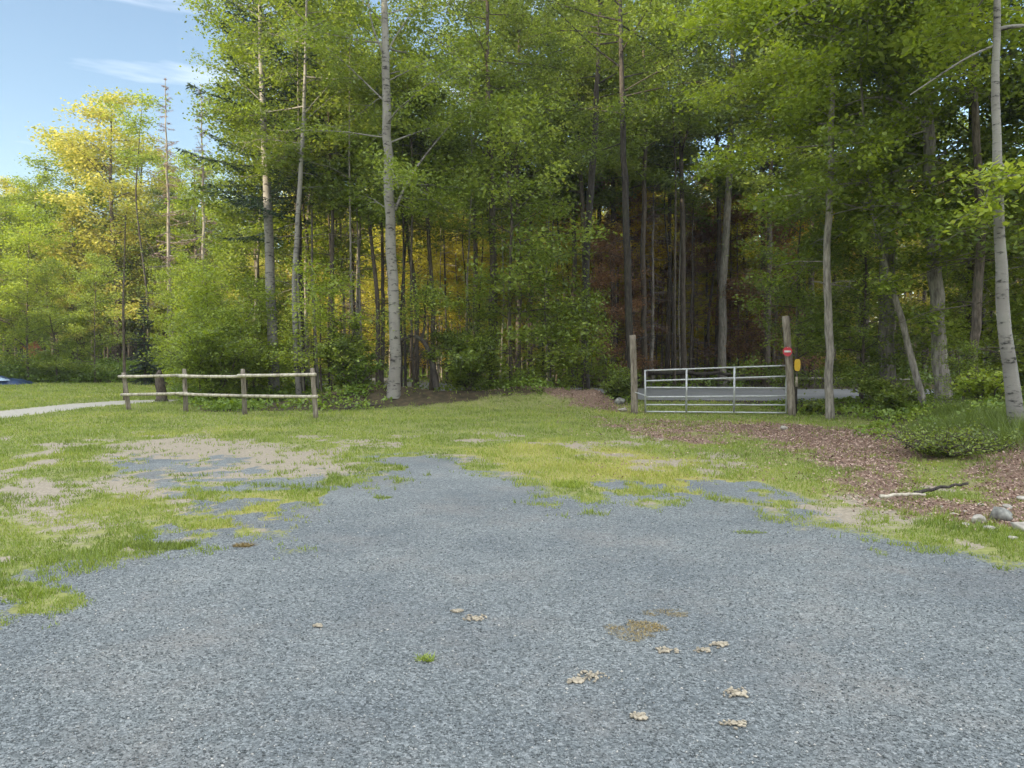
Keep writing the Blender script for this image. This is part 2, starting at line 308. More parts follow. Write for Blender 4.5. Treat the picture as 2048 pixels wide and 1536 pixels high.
def zones(x, y):
    n1 = fbm(x, y, 1.3, 4)-.5; n2 = fbm(x, y, 5.0, 3)-.5; n3 = fbm(x, y, .45, 3)-.5
    jag = .55*n1+.35*n2
    z = {}
    g = sdist(GRAVEL, x, y); z['gravel'] = np.clip(.5+(g+jag*1.5)/.80, 0, 1)
    mxd = np.maximum(sdist(MIXED, x, y)-.12, sdist(MIXR, x, y)-.1)
    z['gravel'] = np.maximum(z['gravel'], np.clip(.5+(np.minimum(mxd, .10)+n1*2.4+n2*2.2)/.9, 0, 1)*sm(-.4, .1, mxd))
    # a few grass islands reaching into the gravel edge
    isl = sm(.10, .22, fbm(x+40, y+9, 1.6, 3)-.5)*(1-sm(.25, 1.1, g)); z['gravel'] = z['gravel']*(1-isl*.9*(g < 1.2))
    dd = np.maximum(np.maximum(sdist(DIRT, x, y), sdist(DIRT2, x, y)-.15), sdist(DIRT3, x, y)); z['dirt'] = np.clip(.5+(dd+jag*1.9)/.8, 0, 1)
    scat = sm(.05, .22, fbm(x+7, y+3, 1.5, 5)-.5+.05*sm(3, -3, x))*(1-sm(13, 17, y)); z['dirt'] = np.maximum(z['dirt'], .8*scat)
    ll = np.maximum(np.maximum(np.maximum(sdist(LITTER, x, y), sdist(SOIL, x, y)), np.minimum(sdist(LIT2, x, y)-.1, .12)), sdist(LITB, x, y)); z['litter'] = np.clip(.38+(ll+jag*1.8)/.9, 0, 1)
    soil = sm(.25, .6, gheight(x, y))*sm(6.2, 7.0, x)*(1-sm(11.2, 12.5, y))*sm(.0, .12, n1+.03); z['litter'] = np.maximum(z['litter'], soil)
    z['path'] = np.clip(.5+(sdist(PATH, x, y)+jag*.5)/.35, 0, 1)
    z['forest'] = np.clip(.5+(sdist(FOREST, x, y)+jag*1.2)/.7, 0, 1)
    z['dry'] = np.clip(.62*sm(-.4, .5, np.maximum(sdist(DRY, x, y), sdist(DRY2, x, y))+n1*1.6) + .25*sm(0, .2, n3), 0, .9)
    z['grass'] = np.clip((1-z['gravel'])*(1-.85*z['dirt'])*(1-.9*z['litter'])*(1-z['path'])*(1-.9*z['forest']), 0, 1)
    return z
def axis(lo, hi, a, b, d, g=1.12):
    c = list(np.arange(a, b, d)); s = d; x = c[-1]
    while x < hi: s *= g; x += s; c.append(x)
    s = d; x = a; pre = []
    while x > lo: s *= g; x -= s; pre.append(x)
    return np.array(pre[::-1]+c)
xs = axis(-400, 400, -9.5, 9.5, .075, 1.045); ys = axis(-200, 600, 2.2, 13.5, .075, 1.028)
XX, YY = np.meshgrid(xs, ys); ZZ = gheight(XX, YY); nx_, ny_ = len(xs), len(ys)
Z = zones(XX.ravel(), YY.ravel())
V = np.stack([XX.ravel(), YY.ravel(), ZZ.ravel()], -1)
ii, jj = np.meshgrid(np.arange(ny_-1), np.arange(nx_-1), indexing='ij'); q = (ii*nx_+jj).ravel()
F = np.stack([q, q+1, q+nx_+1, q+nx_], -1)
fz = {k: Z[k][F].mean(1) for k in ('gravel', 'litter', 'path', 'forest')}
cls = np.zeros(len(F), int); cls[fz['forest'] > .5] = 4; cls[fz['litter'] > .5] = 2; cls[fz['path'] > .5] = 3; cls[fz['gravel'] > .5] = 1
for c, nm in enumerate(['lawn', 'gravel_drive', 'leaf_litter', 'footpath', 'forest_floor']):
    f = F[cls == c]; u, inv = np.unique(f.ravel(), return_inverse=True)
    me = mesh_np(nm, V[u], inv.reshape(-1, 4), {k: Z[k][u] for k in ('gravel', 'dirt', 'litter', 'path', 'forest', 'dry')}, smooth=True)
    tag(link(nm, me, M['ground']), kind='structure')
# road behind the gate
rp = np.array([[60, 22.5], [30, 26.2], [18, 27.4], [8, 28.0], [1, 28.8], [-6, 34], [-9, 44]]); tt = np.linspace(0, 6, 49)
rc = np.stack([np.interp(tt, range(7), rp[:, 0]), np.interp(tt, range(7), rp[:, 1])], -1)
for _ in range(6): rc[1:-1] = (rc[:-2]+rc[1:-1]*2+rc[2:])/4
tg = np.gradient(rc, axis=0); tg /= np.linalg.norm(tg, axis=1)[:, None]; nn_ = np.stack([-tg[:, 1], tg[:, 0]], -1)
rv = []
for s_, dz in ((-3.45, -.06), (-3.3, .05), (0, .09), (3.3, .05), (3.45, -.06)):
    p = rc+nn_*s_; rv.append(np.c_[p, np.maximum(gheight(p[:, 0], p[:, 1]), 0)*0+dz+.02])
rv = np.stack(rv, 1); a, b_ = np.meshgrid(np.arange(48), np.arange(4), indexing='ij'); q = (a*5+b_).ravel()
tag(link('road', mesh_np('road', rv.reshape(-1, 3), np.stack([q, q+5, q+6, q+1], -1), smooth=True), M['asphalt']), kind='structure')

# ---------------------------------------------------------------- scattered stuff
def tris(P, D, S, W):       # blades: base point, tip vector, side vector
    Vv = np.stack([P-S*W[:, None], P+S*W[:, None], P+D], 1).reshape(-1, 3); return Vv, np.arange(len(Vv)).reshape(-1, 3)
def blades(n, ylo, yhi, hfun, wfun, key='grass', pw=1.6, thr=1):
    u = R.random(n); k = 1-pw
    y = (ylo**k+u*(yhi**k-ylo**k))**(1/k) if abs(k) > 1e-6 else ylo*(yhi/ylo)**u
    x = (R.random(n)*2-1)*(.76*y+1.2); z = zones(x, y); keep = np.clip(.5+1.7*(fbm(x, y, 7.0, 2)-.5)+.5*(R.random(n)-.5), .02, .98) < z[key]; x, y = x[keep], y[keep]
    gz = gheight(x, y); m = len(x); h = hfun(x, y)*(.5+R.random(m)); az = R.random(m)*6.283; tl = .1+.7*R.random(m)
    D = np.stack([np.cos(az)*tl*h, np.sin(az)*tl*h, h], -1); a2 = R.random(m)*6.283; S = np.stack([np.cos(a2), np.sin(a2), 0*a2], -1)
    Vv, Ff = tris(np.stack([x, y, gz-.004], -1), D, S, wfun(y)); cv = .38*R.random(m)+.75*(fbm(x, y, 1.6, 4)-.5)+.22+.5*z['dry'][keep]
    return Vv, Ff, np.repeat(cv, 3)
tall = lambda x, y: .022+.03*sm(.45, .75, fbm(x, y, 2.1, 3))+.0012*y
Vv, Ff, cv = blades(520000, 4.2, 45, tall, lambda y: .0016+.00045*y, pw=1.25)
tag(link('grass', mesh_np('grass', Vv, Ff, {'v': cv}), M['grass']), kind='stuff')
def litterleaves(n):
    y = 6.5*(26/6.5)**R.random(n); x = (R.random(n)*1.5-.6)*(.8*y+1); z = zones(x, y); k = R.random(n) < np.maximum(z['litter'], .10*z['grass']*(y > 9)*(x > 1)); x, y = x[k], y[k]; m = len(x)
    return leafquads(np.stack([x, y, gheight(x, y)+.008+.02*R.random(m)], -1), .019+.0016*y, flat=1.5)
def leafquads(P, size, flat=.8, asp=.62, v=None, D=None):
    m = len(P); size = np.broadcast_to(size, (m,))*(.65+.7*R.random(m))
    nrm = R.normal(size=(m, 3)); nrm[:, 2] = np.abs(nrm[:, 2])+flat; nrm /= np.linalg.norm(nrm, axis=1)[:, None]
    d = R.normal(size=(m, 3)) if D is None else D; d = d-nrm*(d*nrm).sum(1)[:, None]; d /= np.linalg.norm(d, axis=1)[:, None]+1e-9; s = np.cross(nrm, d)
    L_ = size[:, None]*d; W_ = (size*asp/2)[:, None]*s
    Vq = np.stack([P-L_*.5, P-L_*.05+W_, P+L_*.5-nrm*size[:, None]*.08, P-L_*.05-W_], 1).reshape(-1, 3)
    return Vq, np.arange(m*4).reshape(-1, 4), np.repeat(R.random(m) if v is None else v, 4)
Vv, Ff, cv = litterleaves(150000); tag(link('fallen_leaves', mesh_np('fallen_leaves', Vv, Ff, {'v': cv}), M['litter']), kind='stuff')
# loose stones on the gravel near the camera
def stones(n):
    y = 2.0*(8.0/2.0)**R.random(n); x = (R.random(n)*2-1)*(.78*y+.6); z = zones(x, y); k = z['gravel'] > .6; x, y = x[k], y[k]; m = len(x)
    base = np.array([[1, 0, 0], [0, 1, 0], [-1, 0, 0], [0, -1, 0], [0, 0, 1], [0, 0, -1]], float)
    Ft = np.array([[0, 1, 4], [1, 2, 4], [2, 3, 4], [3, 0, 4], [1, 0, 5], [2, 1, 5], [3, 2, 5], [0, 3, 5]])
    s = (.0026+.0050*R.random(m)**4)[:, None, None]; Vs = base[None]*(1+.5*(R.random((m, 6, 1))-.3))+.35*R.normal(size=(m, 6, 3))*.6
    Vs[..., 2] *= .7; Vs = Vs*s+np.stack([x, y, gheight(x, y)+.002], -1)[:, None]
    return Vs.reshape(-1, 3), (Ft[None]+np.arange(m)[:, None, None]*6).reshape(-1, 3), np.repeat(R.random(m)**1.2, 6)
m, t, b = newmat('crushed stone'); r = ramp(t, [(0, (.085, .096, .098)), (.5, (.175, .196, .20)), (.9, (.285, .31, .315)), (1, (.58, .55, .50))], N(t, 'Attribute', attribute_name='v').outputs['Fac']); t.links.new(r.outputs[0], b.inputs['Base Color']); b.inputs['Roughness'].default_value = .85
M['crushed'] = m
Vv, Ff, cv = stones(110000); tag(link('loose_gravel', mesh_np('loose_gravel', Vv, Ff, {'v': cv}), M['crushed']), kind='stuff')

# ---------------------------------------------------------------- trees
def smoothpath(P, n):
    P = np.asarray(P, float); d = np.r_[0, np.cumsum(np.linalg.norm(np.diff(P, axis=0), axis=1))]; t_ = np.linspace(0, d[-1], n)
    Q = np.stack([np.interp(t_, d, P[:, i]) for i in range(P.shape[1])], -1)
    for _ in range(2): Q[1:-1] = (Q[:-2]+2*Q[1:-1]+Q[2:])/4
    return Q
def grow(path, rad, cb=.35, spread=3.0, nl=26, up=.5, leaves=14000, leaf=.10, azbias=None, droop=.25, clump=.30, top=1.0, shape='oval', limb=.009, stub=0):
    """trunk (with limbs) and crown geometry round a trunk path; base at path[0]"""
    P = smoothpath(path, 26); rr = np.interp(np.linspace(0, 1, 26), np.linspace(0, 1, len(rad)), rad)
    P[1:-1, :2] += R.normal(size=(24, 2))*rr[1:-1, None]*.12
    T = MB(); T.tube(P, rr*(1+.12*np.exp(-np.arange(26)/1.0)), 10, .12)
    tips = []
    for i in range(nl):
        f = cb+(top-cb)*((i+R.random())/nl); k = f*25; k0 = int(min(k, 24)); p0 = P[k0]+(P[k0+1]-P[k0])*(k-k0); r0 = rr[k0]
        a = (azbias[0]+R.normal()*azbias[1]) if azbias and R.random() < .8 else R.random()*6.283
        g = (f-cb)/(top-cb+1e-6); prof = math.sin(math.pi*(.18+.80*g))**.7 if shape == 'oval' else (1-.75*g)
        ln = spread*prof*(.55+.7*R.random())+.25; el = up*(.3+.9*g)+.25*R.normal()
        m_ = 6; s = np.linspace(0, 1, m_); aa = a+np.cumsum(R.normal(size=m_)*.16); ee = el+.18*s-droop*s*s*1.6
        st = np.stack([np.cos(aa)*np.cos(ee), np.sin(aa)*np.cos(ee), np.sin(ee)], -1)*ln/(m_-1); Q = p0+np.vstack([[0, 0, 0], np.cumsum(st[1:], axis=0)])
        T.tube(Q, np.maximum(min(r0*.5, limb*(ln+1))*(1-.85*s), .004), 5)
        nt_ = int(4+ln*2.6)
        for j in range(nt_):
            sj = .22+.78*(j+R.random())/nt_; kk = sj*(m_-1); q0 = Q[int(min(kk, m_-2))]+(Q[int(min(kk, m_-2))+1]-Q[int(min(kk, m_-2))])*(kk-int(min(kk, m_-2)))
            a3 = a+(1 if j % 2 else -1)*(.5+.6*R.random()); l3 = (.35+.55*R.random())*min(1, .4+ln*.3); e3 = .1+.3*R.normal()
            q1 = q0+np.array([math.cos(a3)*math.cos(e3), math.sin(a3)*math.cos(e3), math.sin(e3)-.15])*l3
            T.tube([q0, (q0+q1)/2+R.normal(size=3)*.03, q1], [.009, .006, .003], 3)
            tips.append((q0, q1))
    for i in range(stub):     # dead side branches under the crown
        f = .12+(cb-.1)*R.random(); k0 = int(f*25); a = R.random()*6.283; ln = .4+1.4*R.random(); e = -.1+.25*R.normal()
        q0 = P[k0]; q1 = q0+np.array([math.cos(a), math.sin(a), e])*ln; qm = (q0+q1)/2+[0, 0, .06*ln]
        T.tube([q0, qm, q1], [.014, .009, .004], 4)
        for j in range(3):
            qs = q0+(q1-q0)*(.3+.65*R.random()); T.tube([qs, qs+R.normal(size=3)*.22*ln], [.006, .003], 3)
    tips = np.array(tips); nt_ = len(tips); per = R.random(nt_)**1.3+.12; per = (per/per.sum()*leaves).astype(int)
    idx = np.repeat(np.arange(nt_), per); m = len(idx); s = R.random(m)**.7
    C = tips[idx, 0]+(tips[idx, 1]-tips[idx, 0])*s[:, None]*1.15+R.normal(size=(m, 3))*np.array([clump, clump, clump*.62])*.75
    tv = .18+.5*R.random(nt_); v = np.clip(tv[idx]+.28*(R.random(m)-.4), 0, 1)
    Vq, Fq, cq = leafquads(C, leaf, v=v)
    return T, (Vq, Fq, cq)
def grow_spruce(h=12, r=2.2, base=.15, n=24, per=1.0, r0=.13, dead=False, lean=0., dens=1.0, long=None, droopy=.35):
    P = np.array([[lean*t_*t_*h, 0, t_*h] for t_ in np.linspace(0, 1, 20)]); P[:, :2] += R.normal(size=(20, 2))*.02
    T = MB(); T.tube(P, np.linspace(r0, .012, 20)*(1+.2*np.exp(-np.arange(20)/1.)), 8, .12)
    C = []; DD = []
    lv = np.linspace(base, .985, n)
    for f in lv:
        if dead and R.random() < .12: continue
        k = 19*f; k0 = int(min(k, 18)); p0 = P[k0]+(P[k0+1]-P[k0])*(k-k0)
        nb = R.integers(3, 6)
        for b_ in range(nb):
            a = R.random()*6.283; ln = r*(1-f)**.75*(.6+.6*R.random())+.12; kb = min(max(k+R.normal()*.35, .3), 18.9); p0 = P[int(kb)]+(P[int(kb)+1]-P[int(kb)])*(kb-int(kb))
            if dead: ln *= .55+.3*R.random()
            e0 = (.25-.5*(1-f))+.18*R.normal()
            s = np.linspace(0, 1, 6); z = e0*s-droopy*s*s*.8+.25*s**3
            Q = p0+np.stack([np.cos(a)*s*ln, np.sin(a)*s*ln, z*ln], -1); T.tube(Q, np.maximum(.022*(1-.8*s)*min(1, ln), .004), 4)
            m = int((60 if not dead else 16)*ln*dens)+6; ss = .12+.88*R.random(m); kk = ss*5; ki = np.minimum(kk.astype(int), 4); q = Q[ki]+(Q[ki+1]-Q[ki])*(kk-ki)[:, None]
            side = np.array([-math.sin(a), math.cos(a), 0]); w_ = (R.random(m)*2-1); wd = .30*ln*(1-ss*.75)*w_
            q = q+side*wd[:, None]+np.array([0, 0, -1])*(np.abs(wd)*.25+.05*R.random(m))[:, None]
            d = np.array([math.cos(a), math.sin(a), -.1])[None]*.8+side[None]*np.sign(w_)[:, None]*.9+R.normal(size=(m, 3))*.25
            C.append(q); DD.append(d)
    C = np.vstack(C); DD = np.vstack(DD)
    sz = .17 if not dead else .15; asp = .30 if not dead else .11
    Vq, Fq, cq = leafquads(C, sz, flat=1.2, asp=asp, D=DD, v=np.clip(.35+.3*R.normal(size=len(C)), 0, 1)); return T, (Vq, Fq, cq)
def bushgeo(h=2.5, r=1.8, stems=14, leaves=9000, leaf=.08, cone=1.0, low=.05):
    T = MB(); tips = []
    for i in range(stems):
        a = R.random()*6.283; ln = h*(.6+.45*R.random()); sp = r*(.25+.75*R.random())
        s = np.linspace(0, 1, 7); Q = np.stack([np.cos(a+.5*s)*sp*s**.8, np.sin(a+.5*s)*sp*s**.8, ln*(s**.75)*(1-.35*cone*sp/r*s)], -1); Q[1:] += R.normal(size=(6, 3))*.05
        T.tube(Q, .022*(1-.85*s)+.002, 5)
        for j in range(14):
            k = (low+(1-low)*R.random())*6; k0 = int(min(k, 5)); q0 = Q[k0]+(Q[k0+1]-Q[k0])*(k-k0); d = R.normal(size=3); d[2] = abs(d[2])*.5; d /= np.linalg.norm(d); q1 = q0+d*(.25+.45*R.random())*min(1.4, r*.5)
            T.tube([q0, q1], [.006, .003], 3); tips.append((q0, q1))
    tips = np.array(tips); nt_ = len(tips); idx = R.integers(0, nt_, leaves); s = R.random(leaves)
    C = tips[idx, 0]+(tips[idx, 1]-tips[idx, 0])*s[:, None]*1.1+R.normal(size=(leaves, 3))*[.10, .10, .06]*min(1.6, r*.7)
    C[:, 2] = np.maximum(C[:, 2], .02); tv = .2+.55*R.random(nt_); return T, leafquads(C, leaf, v=np.clip(tv[idx]+.25*(R.random(leaves)-.4), 0, 1))
def mktree(name, geo, bark, leafm, loc, label, cat='tree', group=None, rz=0, crown='crown', shift=None, trunk='trunk'):
    T, (Vq, Fq, cq) = geo; sh = np.zeros(3) if shift is None else np.asarray(shift)
    T.V = [v-sh for v in T.V]; e = empty(name, loc, rz); tag(e, label, cat, group)
    T.build(trunk, M[bark], e); link(crown, mesh_np(crown, Vq-sh, Fq, {'v': cq}), M[leafm], e); return e
def copytree(src, loc, rz=0, s=(1, 1, 1), label=None, group=None, leafm=None, bark=None):
    o = src.copy(); COL.objects.link(o); o.location = loc; o.rotation_euler = (0, 0, rz); o.scale = s
    if label: o['label'] = label
    if group: o['group'] = group
    for ch in src.children:
        c = ch.copy(); COL.objects.link(c); c.parent = o
        mm = leafm if ch.name.startswith(('crown', 'foliage', 'dead_twigs')) else bark
        if mm: c.material_slots[0].link = 'OBJECT'; c.material_slots[0].material = M[mm]
    return o
def keytree(name, Y, path, wpx, bark, leafm, label, base_on_ground=True, extra=None, sprays=(), limb=.0062, **kw):
    P = np.array([at(u, v, Y+(i*0.0)) for i, (u, v) in enumerate(path)]); g = H(P[0, 0], Y)
    P[0, 2] = g-.05
    HT = max(13.5, .62*Y+1.5)
    if P[-1, 2] < HT-.2: P = np.vstack([P, P[-1]+(P[-1]-P[-2])/np.linalg.norm(P[-1]-P[-2])*(HT-P[-1, 2])]); wpx = list(wpx)+[4]
    d = np.r_[0, np.cumsum(np.linalg.norm(np.diff(P, axis=0), axis=1))]; rad = np.array(wpx)/2/FPX*Y*.86
    rad = np.interp(np.linspace(0, d[-1], 20), d, rad)
    geo = grow(P, rad, limb=limb, **kw)
    if extra is not None:
        for pts, w_ in extra: geo[0].tube(smoothpath([at(u, v, Y+dy) for u, v, dy in pts], 9), np.linspace(w_/2/FPX*Y, .01, 9), 6, .1)
    for u, v, dy, ru, rv, cnt in sprays:       # low leafy boughs hanging from the trunk
        c = at(u, v, Y+dy); k_ = int(np.argmin(np.abs(P[:, 2]-(c[2]+.5)))); q0 = P[k_]; sx_ = ru/FPX*Y; sz_ = rv/FPX*Y
        geo[0].tube(smoothpath([q0, (q0+c)/2+[0, 0, .12], c-[0, 0, sz_*.2]], 7), np.linspace(.025, .006, 7), 5)
        tw = c+R.normal(size=(26, 3))*[sx_*.55, sx_*.45, sz_*.5]
        for q in tw: geo[0].tube([c+(q0-c)*.15*R.random(), q], [.007, .003], 3)
        idx = R.integers(0, 26, cnt); C = tw[idx]+R.normal(size=(cnt, 3))*[.13, .13, .07]
        a_ = leafquads(C, .115, v=np.clip(.62+.3*R.normal(size=cnt)*.7, .2, 1)); b_ = geo[1]
        geo = (geo[0], (np.vstack([b_[0], a_[0]]), np.vstack([b_[1], a_[1]+len(b_[0])]), np.r_[b_[2], a_[2]]))
    sh = np.array([P[0, 0], Y, g]); return mktree(name, geo, bark, leafm, tuple(sh), label, shift=sh)
back = (math.pi/2, 1.0)
keytree('birch_tree', 22, [(787, 812), (789, 700), (786, 560), (779, 420), (774, 260), (771, 120), (769, 20), (767, -90)], [29, 26, 24, 23, 20, 18, 15, 10], 'pale', 'leaf', 'tall pale birch with dark bark marks, standing just right of the rail fence', cb=.36, spread=3.6, nl=40, leaves=27000, azbias=back, extra=[([(790, 420, 0), (812, 365, .2), (850, 310, .4), (900, 250, .5)], 7), ([(772, 120, 0), (745, 60, .1), (735, 0, .2), (735, -60, .2)], 5), ([(797, 812, .1), (796, 740, .1), (792, 640, .05), (789, 560, 0)], 14)])
keytree('aspen_tree', 26, [(548, 730), (545, 640), (538, 520), (534, 380), (528, 250), (522, 130), (520, 20)], [24, 23, 21, 18, 15, 11, 8], 'pale', 'leafb', 'straight thick pale aspen rising behind the rounded bright green bush', cb=.42, spread=2.3, nl=44, leaves=23400, azbias=back)
keytree('birch_tree', 24, [(598, 735), (589, 650), (588, 560), (594, 460), (600, 360), (606, 270), (610, 180), (612, 60)], [13, 12, 12, 11, 10, 9, 7, 5], 'pale', 'leaf', 'thin crooked white birch between the thick aspen and the tall birch', cb=.42, spread=2.8, nl=34, leaves=16200, azbias=back)
keytree('maple_tree', 25.5, [(985, 785), (982, 650), (988, 520), (983, 400), (978, 280), (975, 150), (975, 20)], [17, 16, 16, 15, 13, 10, 8], 'brown', 'leaf', 'dark trunked tree with leafy lower stem in the middle of the wood edge', cb=.30, spread=3.6, nl=44, leaves=28800, azbias=back, stub=8)
keytree('pine_tree', 29, [(1172, 760), (1170, 640), (1172, 520), (1180, 410), (1188, 300), (1194, 180), (1198, 60)], [18, 17, 16, 15, 15, 12, 9], 'darkb', 'leaf', 'dark slightly leaning trunk rising behind the bright green maple sapling', cb=.48, spread=3.4, nl=34, leaves=19800, azbias=back, stub=10)
keytree('pine_tree', 24.5, [(1262, 775), (1258, 660), (1256, 540), (1251, 400), (1246, 260), (1243, 120), (1240, 0)], [17, 17, 17, 15, 13, 11, 8], 'darkb', 'leaf', 'dark straight trunk standing directly behind the left gate post', cb=.50, spread=3.6, nl=34, leaves=21600, azbias=back, stub=14)
keytree('spruce_snag', 35, [(1445, 748), (1444, 640), (1446, 560), (1455, 440), (1460, 340), (1463, 240), (1464, 140)], [19, 18, 17, 16, 15, 13, 10], 'grey', 'leaf', 'grey trunk across the road, seen above the middle of the metal gate', cb=.62, spread=2.6, nl=18, leaves=14400, stub=18)
keytree('maple_tree', 17.6, [(1661, 842), (1658, 700), (1655, 560), (1657, 440), (1662, 330), (1664, 200), (1663, 60)], [19, 18, 17, 15, 14, 12, 9], 'grey', 'leafb', 'slim straight pale trunk just right of the red sign post', cb=.42, spread=3.0, nl=34, leaves=28800, leaf=.115, azbias=(math.pi*.6, 1.3), stub=8)
keytree('pine_tree', 21, [(1776, 800), (1773, 690), (1772, 590), (1774, 480), (1776, 330), (1775, 160), (1775, 0)], [38, 35, 33, 31, 27, 22, 16], 'grey', 'needle', 'thick flaky barked trunk behind the thin leaning trunk', cb=.60, spread=3.0, nl=20, leaves=21600, leaf=.12, stub=10)
keytree('maple_tree', 17.4, [(1848, 838), (1832, 760), (1812, 670), (1788, 590), (1765, 520), (1748, 440), (1735, 360), (1728, 250)], [17, 15, 14, 13, 11, 9, 7, 5], 'grey', 'leafb', 'thin trunk leaning to the left in front of the thick flaky trunk', cb=.34, spread=2.6, nl=32, leaves=16200, leaf=.12, sprays=[(1780, 565, -.5, 40, 24, 380), (1752, 478, -.4, 55, 34, 450)])
keytree('maple_tree', 17.8, [(1886, 838), (1880, 740), (1875, 640), (1868, 520), (1862, 400), (1856, 260), (1851, 120), (1848, 0)], [38, 33, 31, 30, 27, 24, 20, 15], 'grey', 'leafb', 'thick grey trunk with a smooth lower stem, second tree from the right edge', cb=.30, spread=3.8, nl=52, leaves=36000, leaf=.12, azbias=(math.pi*.75, 1.5), extra=[([(1856, 260, 0), (1800, 200, -.2), (1740, 190, -.5), (1690, 210, -.8)], 9)], sprays=[(1862, 640, -.6, 42, 24, 380), (1880, 515, -.6, 50, 30, 480), (1800, 420, -.5, 70, 34, 520), (1690, 330, -.7, 80, 40, 700)])
keytree('birch_tree', 12.0, [(2034, 868), (2022, 760), (2009, 650), (2003, 540), (2000, 430), (1994, 330), (1991, 180), (1993, 60), (1996, -60)], [34, 31, 28, 25, 22, 20, 17, 16, 13], 'pale', 'leafb', 'pale birch on the grassy bank at the right edge, curving up to the left', cb=.52, spread=3.2, nl=34, leaves=27000, leaf=.105, azbias=(math.pi*.8, 1.6), extra=[([(1993, 60, 0), (2020, 52, -.1), (2060, 52, -.2), (2110, 40, -.3)], 10), ([(1991, 90, 0), (1940, 110, .1), (1880, 150, .3), (1820, 190, .4)], 5)], sprays=[(2020, 352, -.4, 55, 34, 520), (1965, 425, -.3, 38, 24, 220)])
# bent dark tree and thin grey stem by the fence
T = MB(); T.tube(smoothpath([at(u, v, 22.6) for u, v in [(872, 775), (868, 740), (858, 700), (845, 676), (825, 668), (800, 680), (785, 700)]], 16), np.linspace(.11, .035, 16), 8, .15)
T.tube(smoothpath([at(u, v, 22.6) for u, v in [(845, 676), (852, 640), (848, 600), (856, 560)]], 8), np.linspace(.05, .015, 8), 6, .1)
p = at(872, 775, 22.6); P_ = np.array([at(u+rnd.gauss(0, 22), v+rnd.gauss(0, 16), 22.6+rnd.gauss(0, .35)) for u, v in [(850, 580), (790, 640), (830, 620), (870, 600)] for _ in range(600)])
mktree('bent_tree', (T, leafquads(P_, .09)), 'darkb', 'leaf', tuple(p), 'black crooked trunk arching over to the left behind the tall birch', shift=p)
T = MB(); Pt = np.array([at(u, v, 24) for u, v in [(250, 800), (248, 700), (246, 600), (249, 520), (251, 430)]]); T.tube(smoothpath(Pt, 14), np.linspace(.055, .015, 14), 7, .15)
for i in range(26):
    q0 = Pt[0]+(Pt[-1]-Pt[0])*(.35+.65*R.random()); q1 = q0+R.normal(size=3)*[.45, .45, .25]; T.tube([q0, q1], [.01, .004], 4)
P_ = Pt[0]+(Pt[-1]-Pt[0])*(.35+.7*R.random((900, 1)))+R.normal(size=(900, 3))*[.5, .5, .3]
mktree('young_tree', (T, leafquads(P_, .07)), 'brown', 'leaf', tuple(Pt[0]), 'thin grey sapling rising beside the left end of the rail fence', shift=Pt[0])
# ---- prototypes for the wood; each prototype is itself one of the trees
def deciduous(h, r0, **kw):
    P = np.array([[0, 0, -.05], [.08*R.normal(), .1*R.normal(), h*.3], [.2*R.normal(), .2*R.normal(), h*.65], [.3*R.normal(), .3*R.normal(), h]]); return grow(P, [r0, r0*.85, r0*.6, r0*.12], **kw)
PA = dict(leaf=.13, nl=26)
protos = {
 'maple': [(deciduous(15, .12, cb=.24, spread=2.7, leaves=15000, stub=6, leaf=.14, nl=38), 'brown', 'leaf') for _ in range(3)],
 'slim': [(deciduous(14.5, .08, cb=.35, spread=2.0, leaves=11000, stub=10, leaf=.14, nl=34), 'grey', 'leaf') for _ in range(2)],
 'bare': [(deciduous(11.5, .10, cb=.62, spread=2.0, nl=20, leaf=.16, leaves=7500, stub=34), 'brown', 'leaf') for _ in range(3)],
 'tall': [(deciduous(16, .14, cb=.20, spread=3.4, nl=46, leaf=.17, leaves=21000, clump=.42, stub=4), 'brown', 'sungold') for _ in range(3)],
 'spruce': [(grow_spruce(11.5, 2.1, .10, 34, dens=2.2), 'darkb', 'needle'), (grow_spruce(8, 1.8, .05, 30, dens=2.2), 'darkb', 'needle')],
 'deadspruce': [(grow_spruce(13, 2.0, .22, 38, dead=True, r0=.12, dens=2.2), 'grey', 'dead'), (grow_spruce(11, 1.6, .05, 34, dead=True, r0=.09, dens=2.2), 'brown', 'dead')],
 'young': [(deciduous(9.0, .06, cb=.10, spread=2.1, nl=40, leaf=.12, leaves=15000, up=.6), 'brown', 'leaf') for _ in range(3)],
 'pole': [(deciduous(14, rr0, cb=.72, spread=1.3, nl=12, leaf=.13, leaves=2600, stub=16), bk, 'leaf') for rr0, bk in ((.06, 'darkb'), (.045, 'grey'), (.055, 'brown'))],
 'high': [(deciduous(18.5, .13, cb=.46, spread=3.2, nl=36, leaf=.15, leaves=17000, stub=12), 'brown', 'leaf') for _ in range(2)],
 'sapling': [(deciduous(4.6, .035, cb=.12, spread=1.5, nl=24, leaf=.11, leaves=5500), 'brown', 'leafb') for _ in range(3)],
}
NAMES = dict(pole='slender_tree', young='young_maple', high='forest_tree', maple='maple_tree', slim='birch_tree', bare='forest_tree', tall='poplar_tree', spruce='spruce_tree', deadspruce='dead_spruce', sapling='sapling')
placed = {}
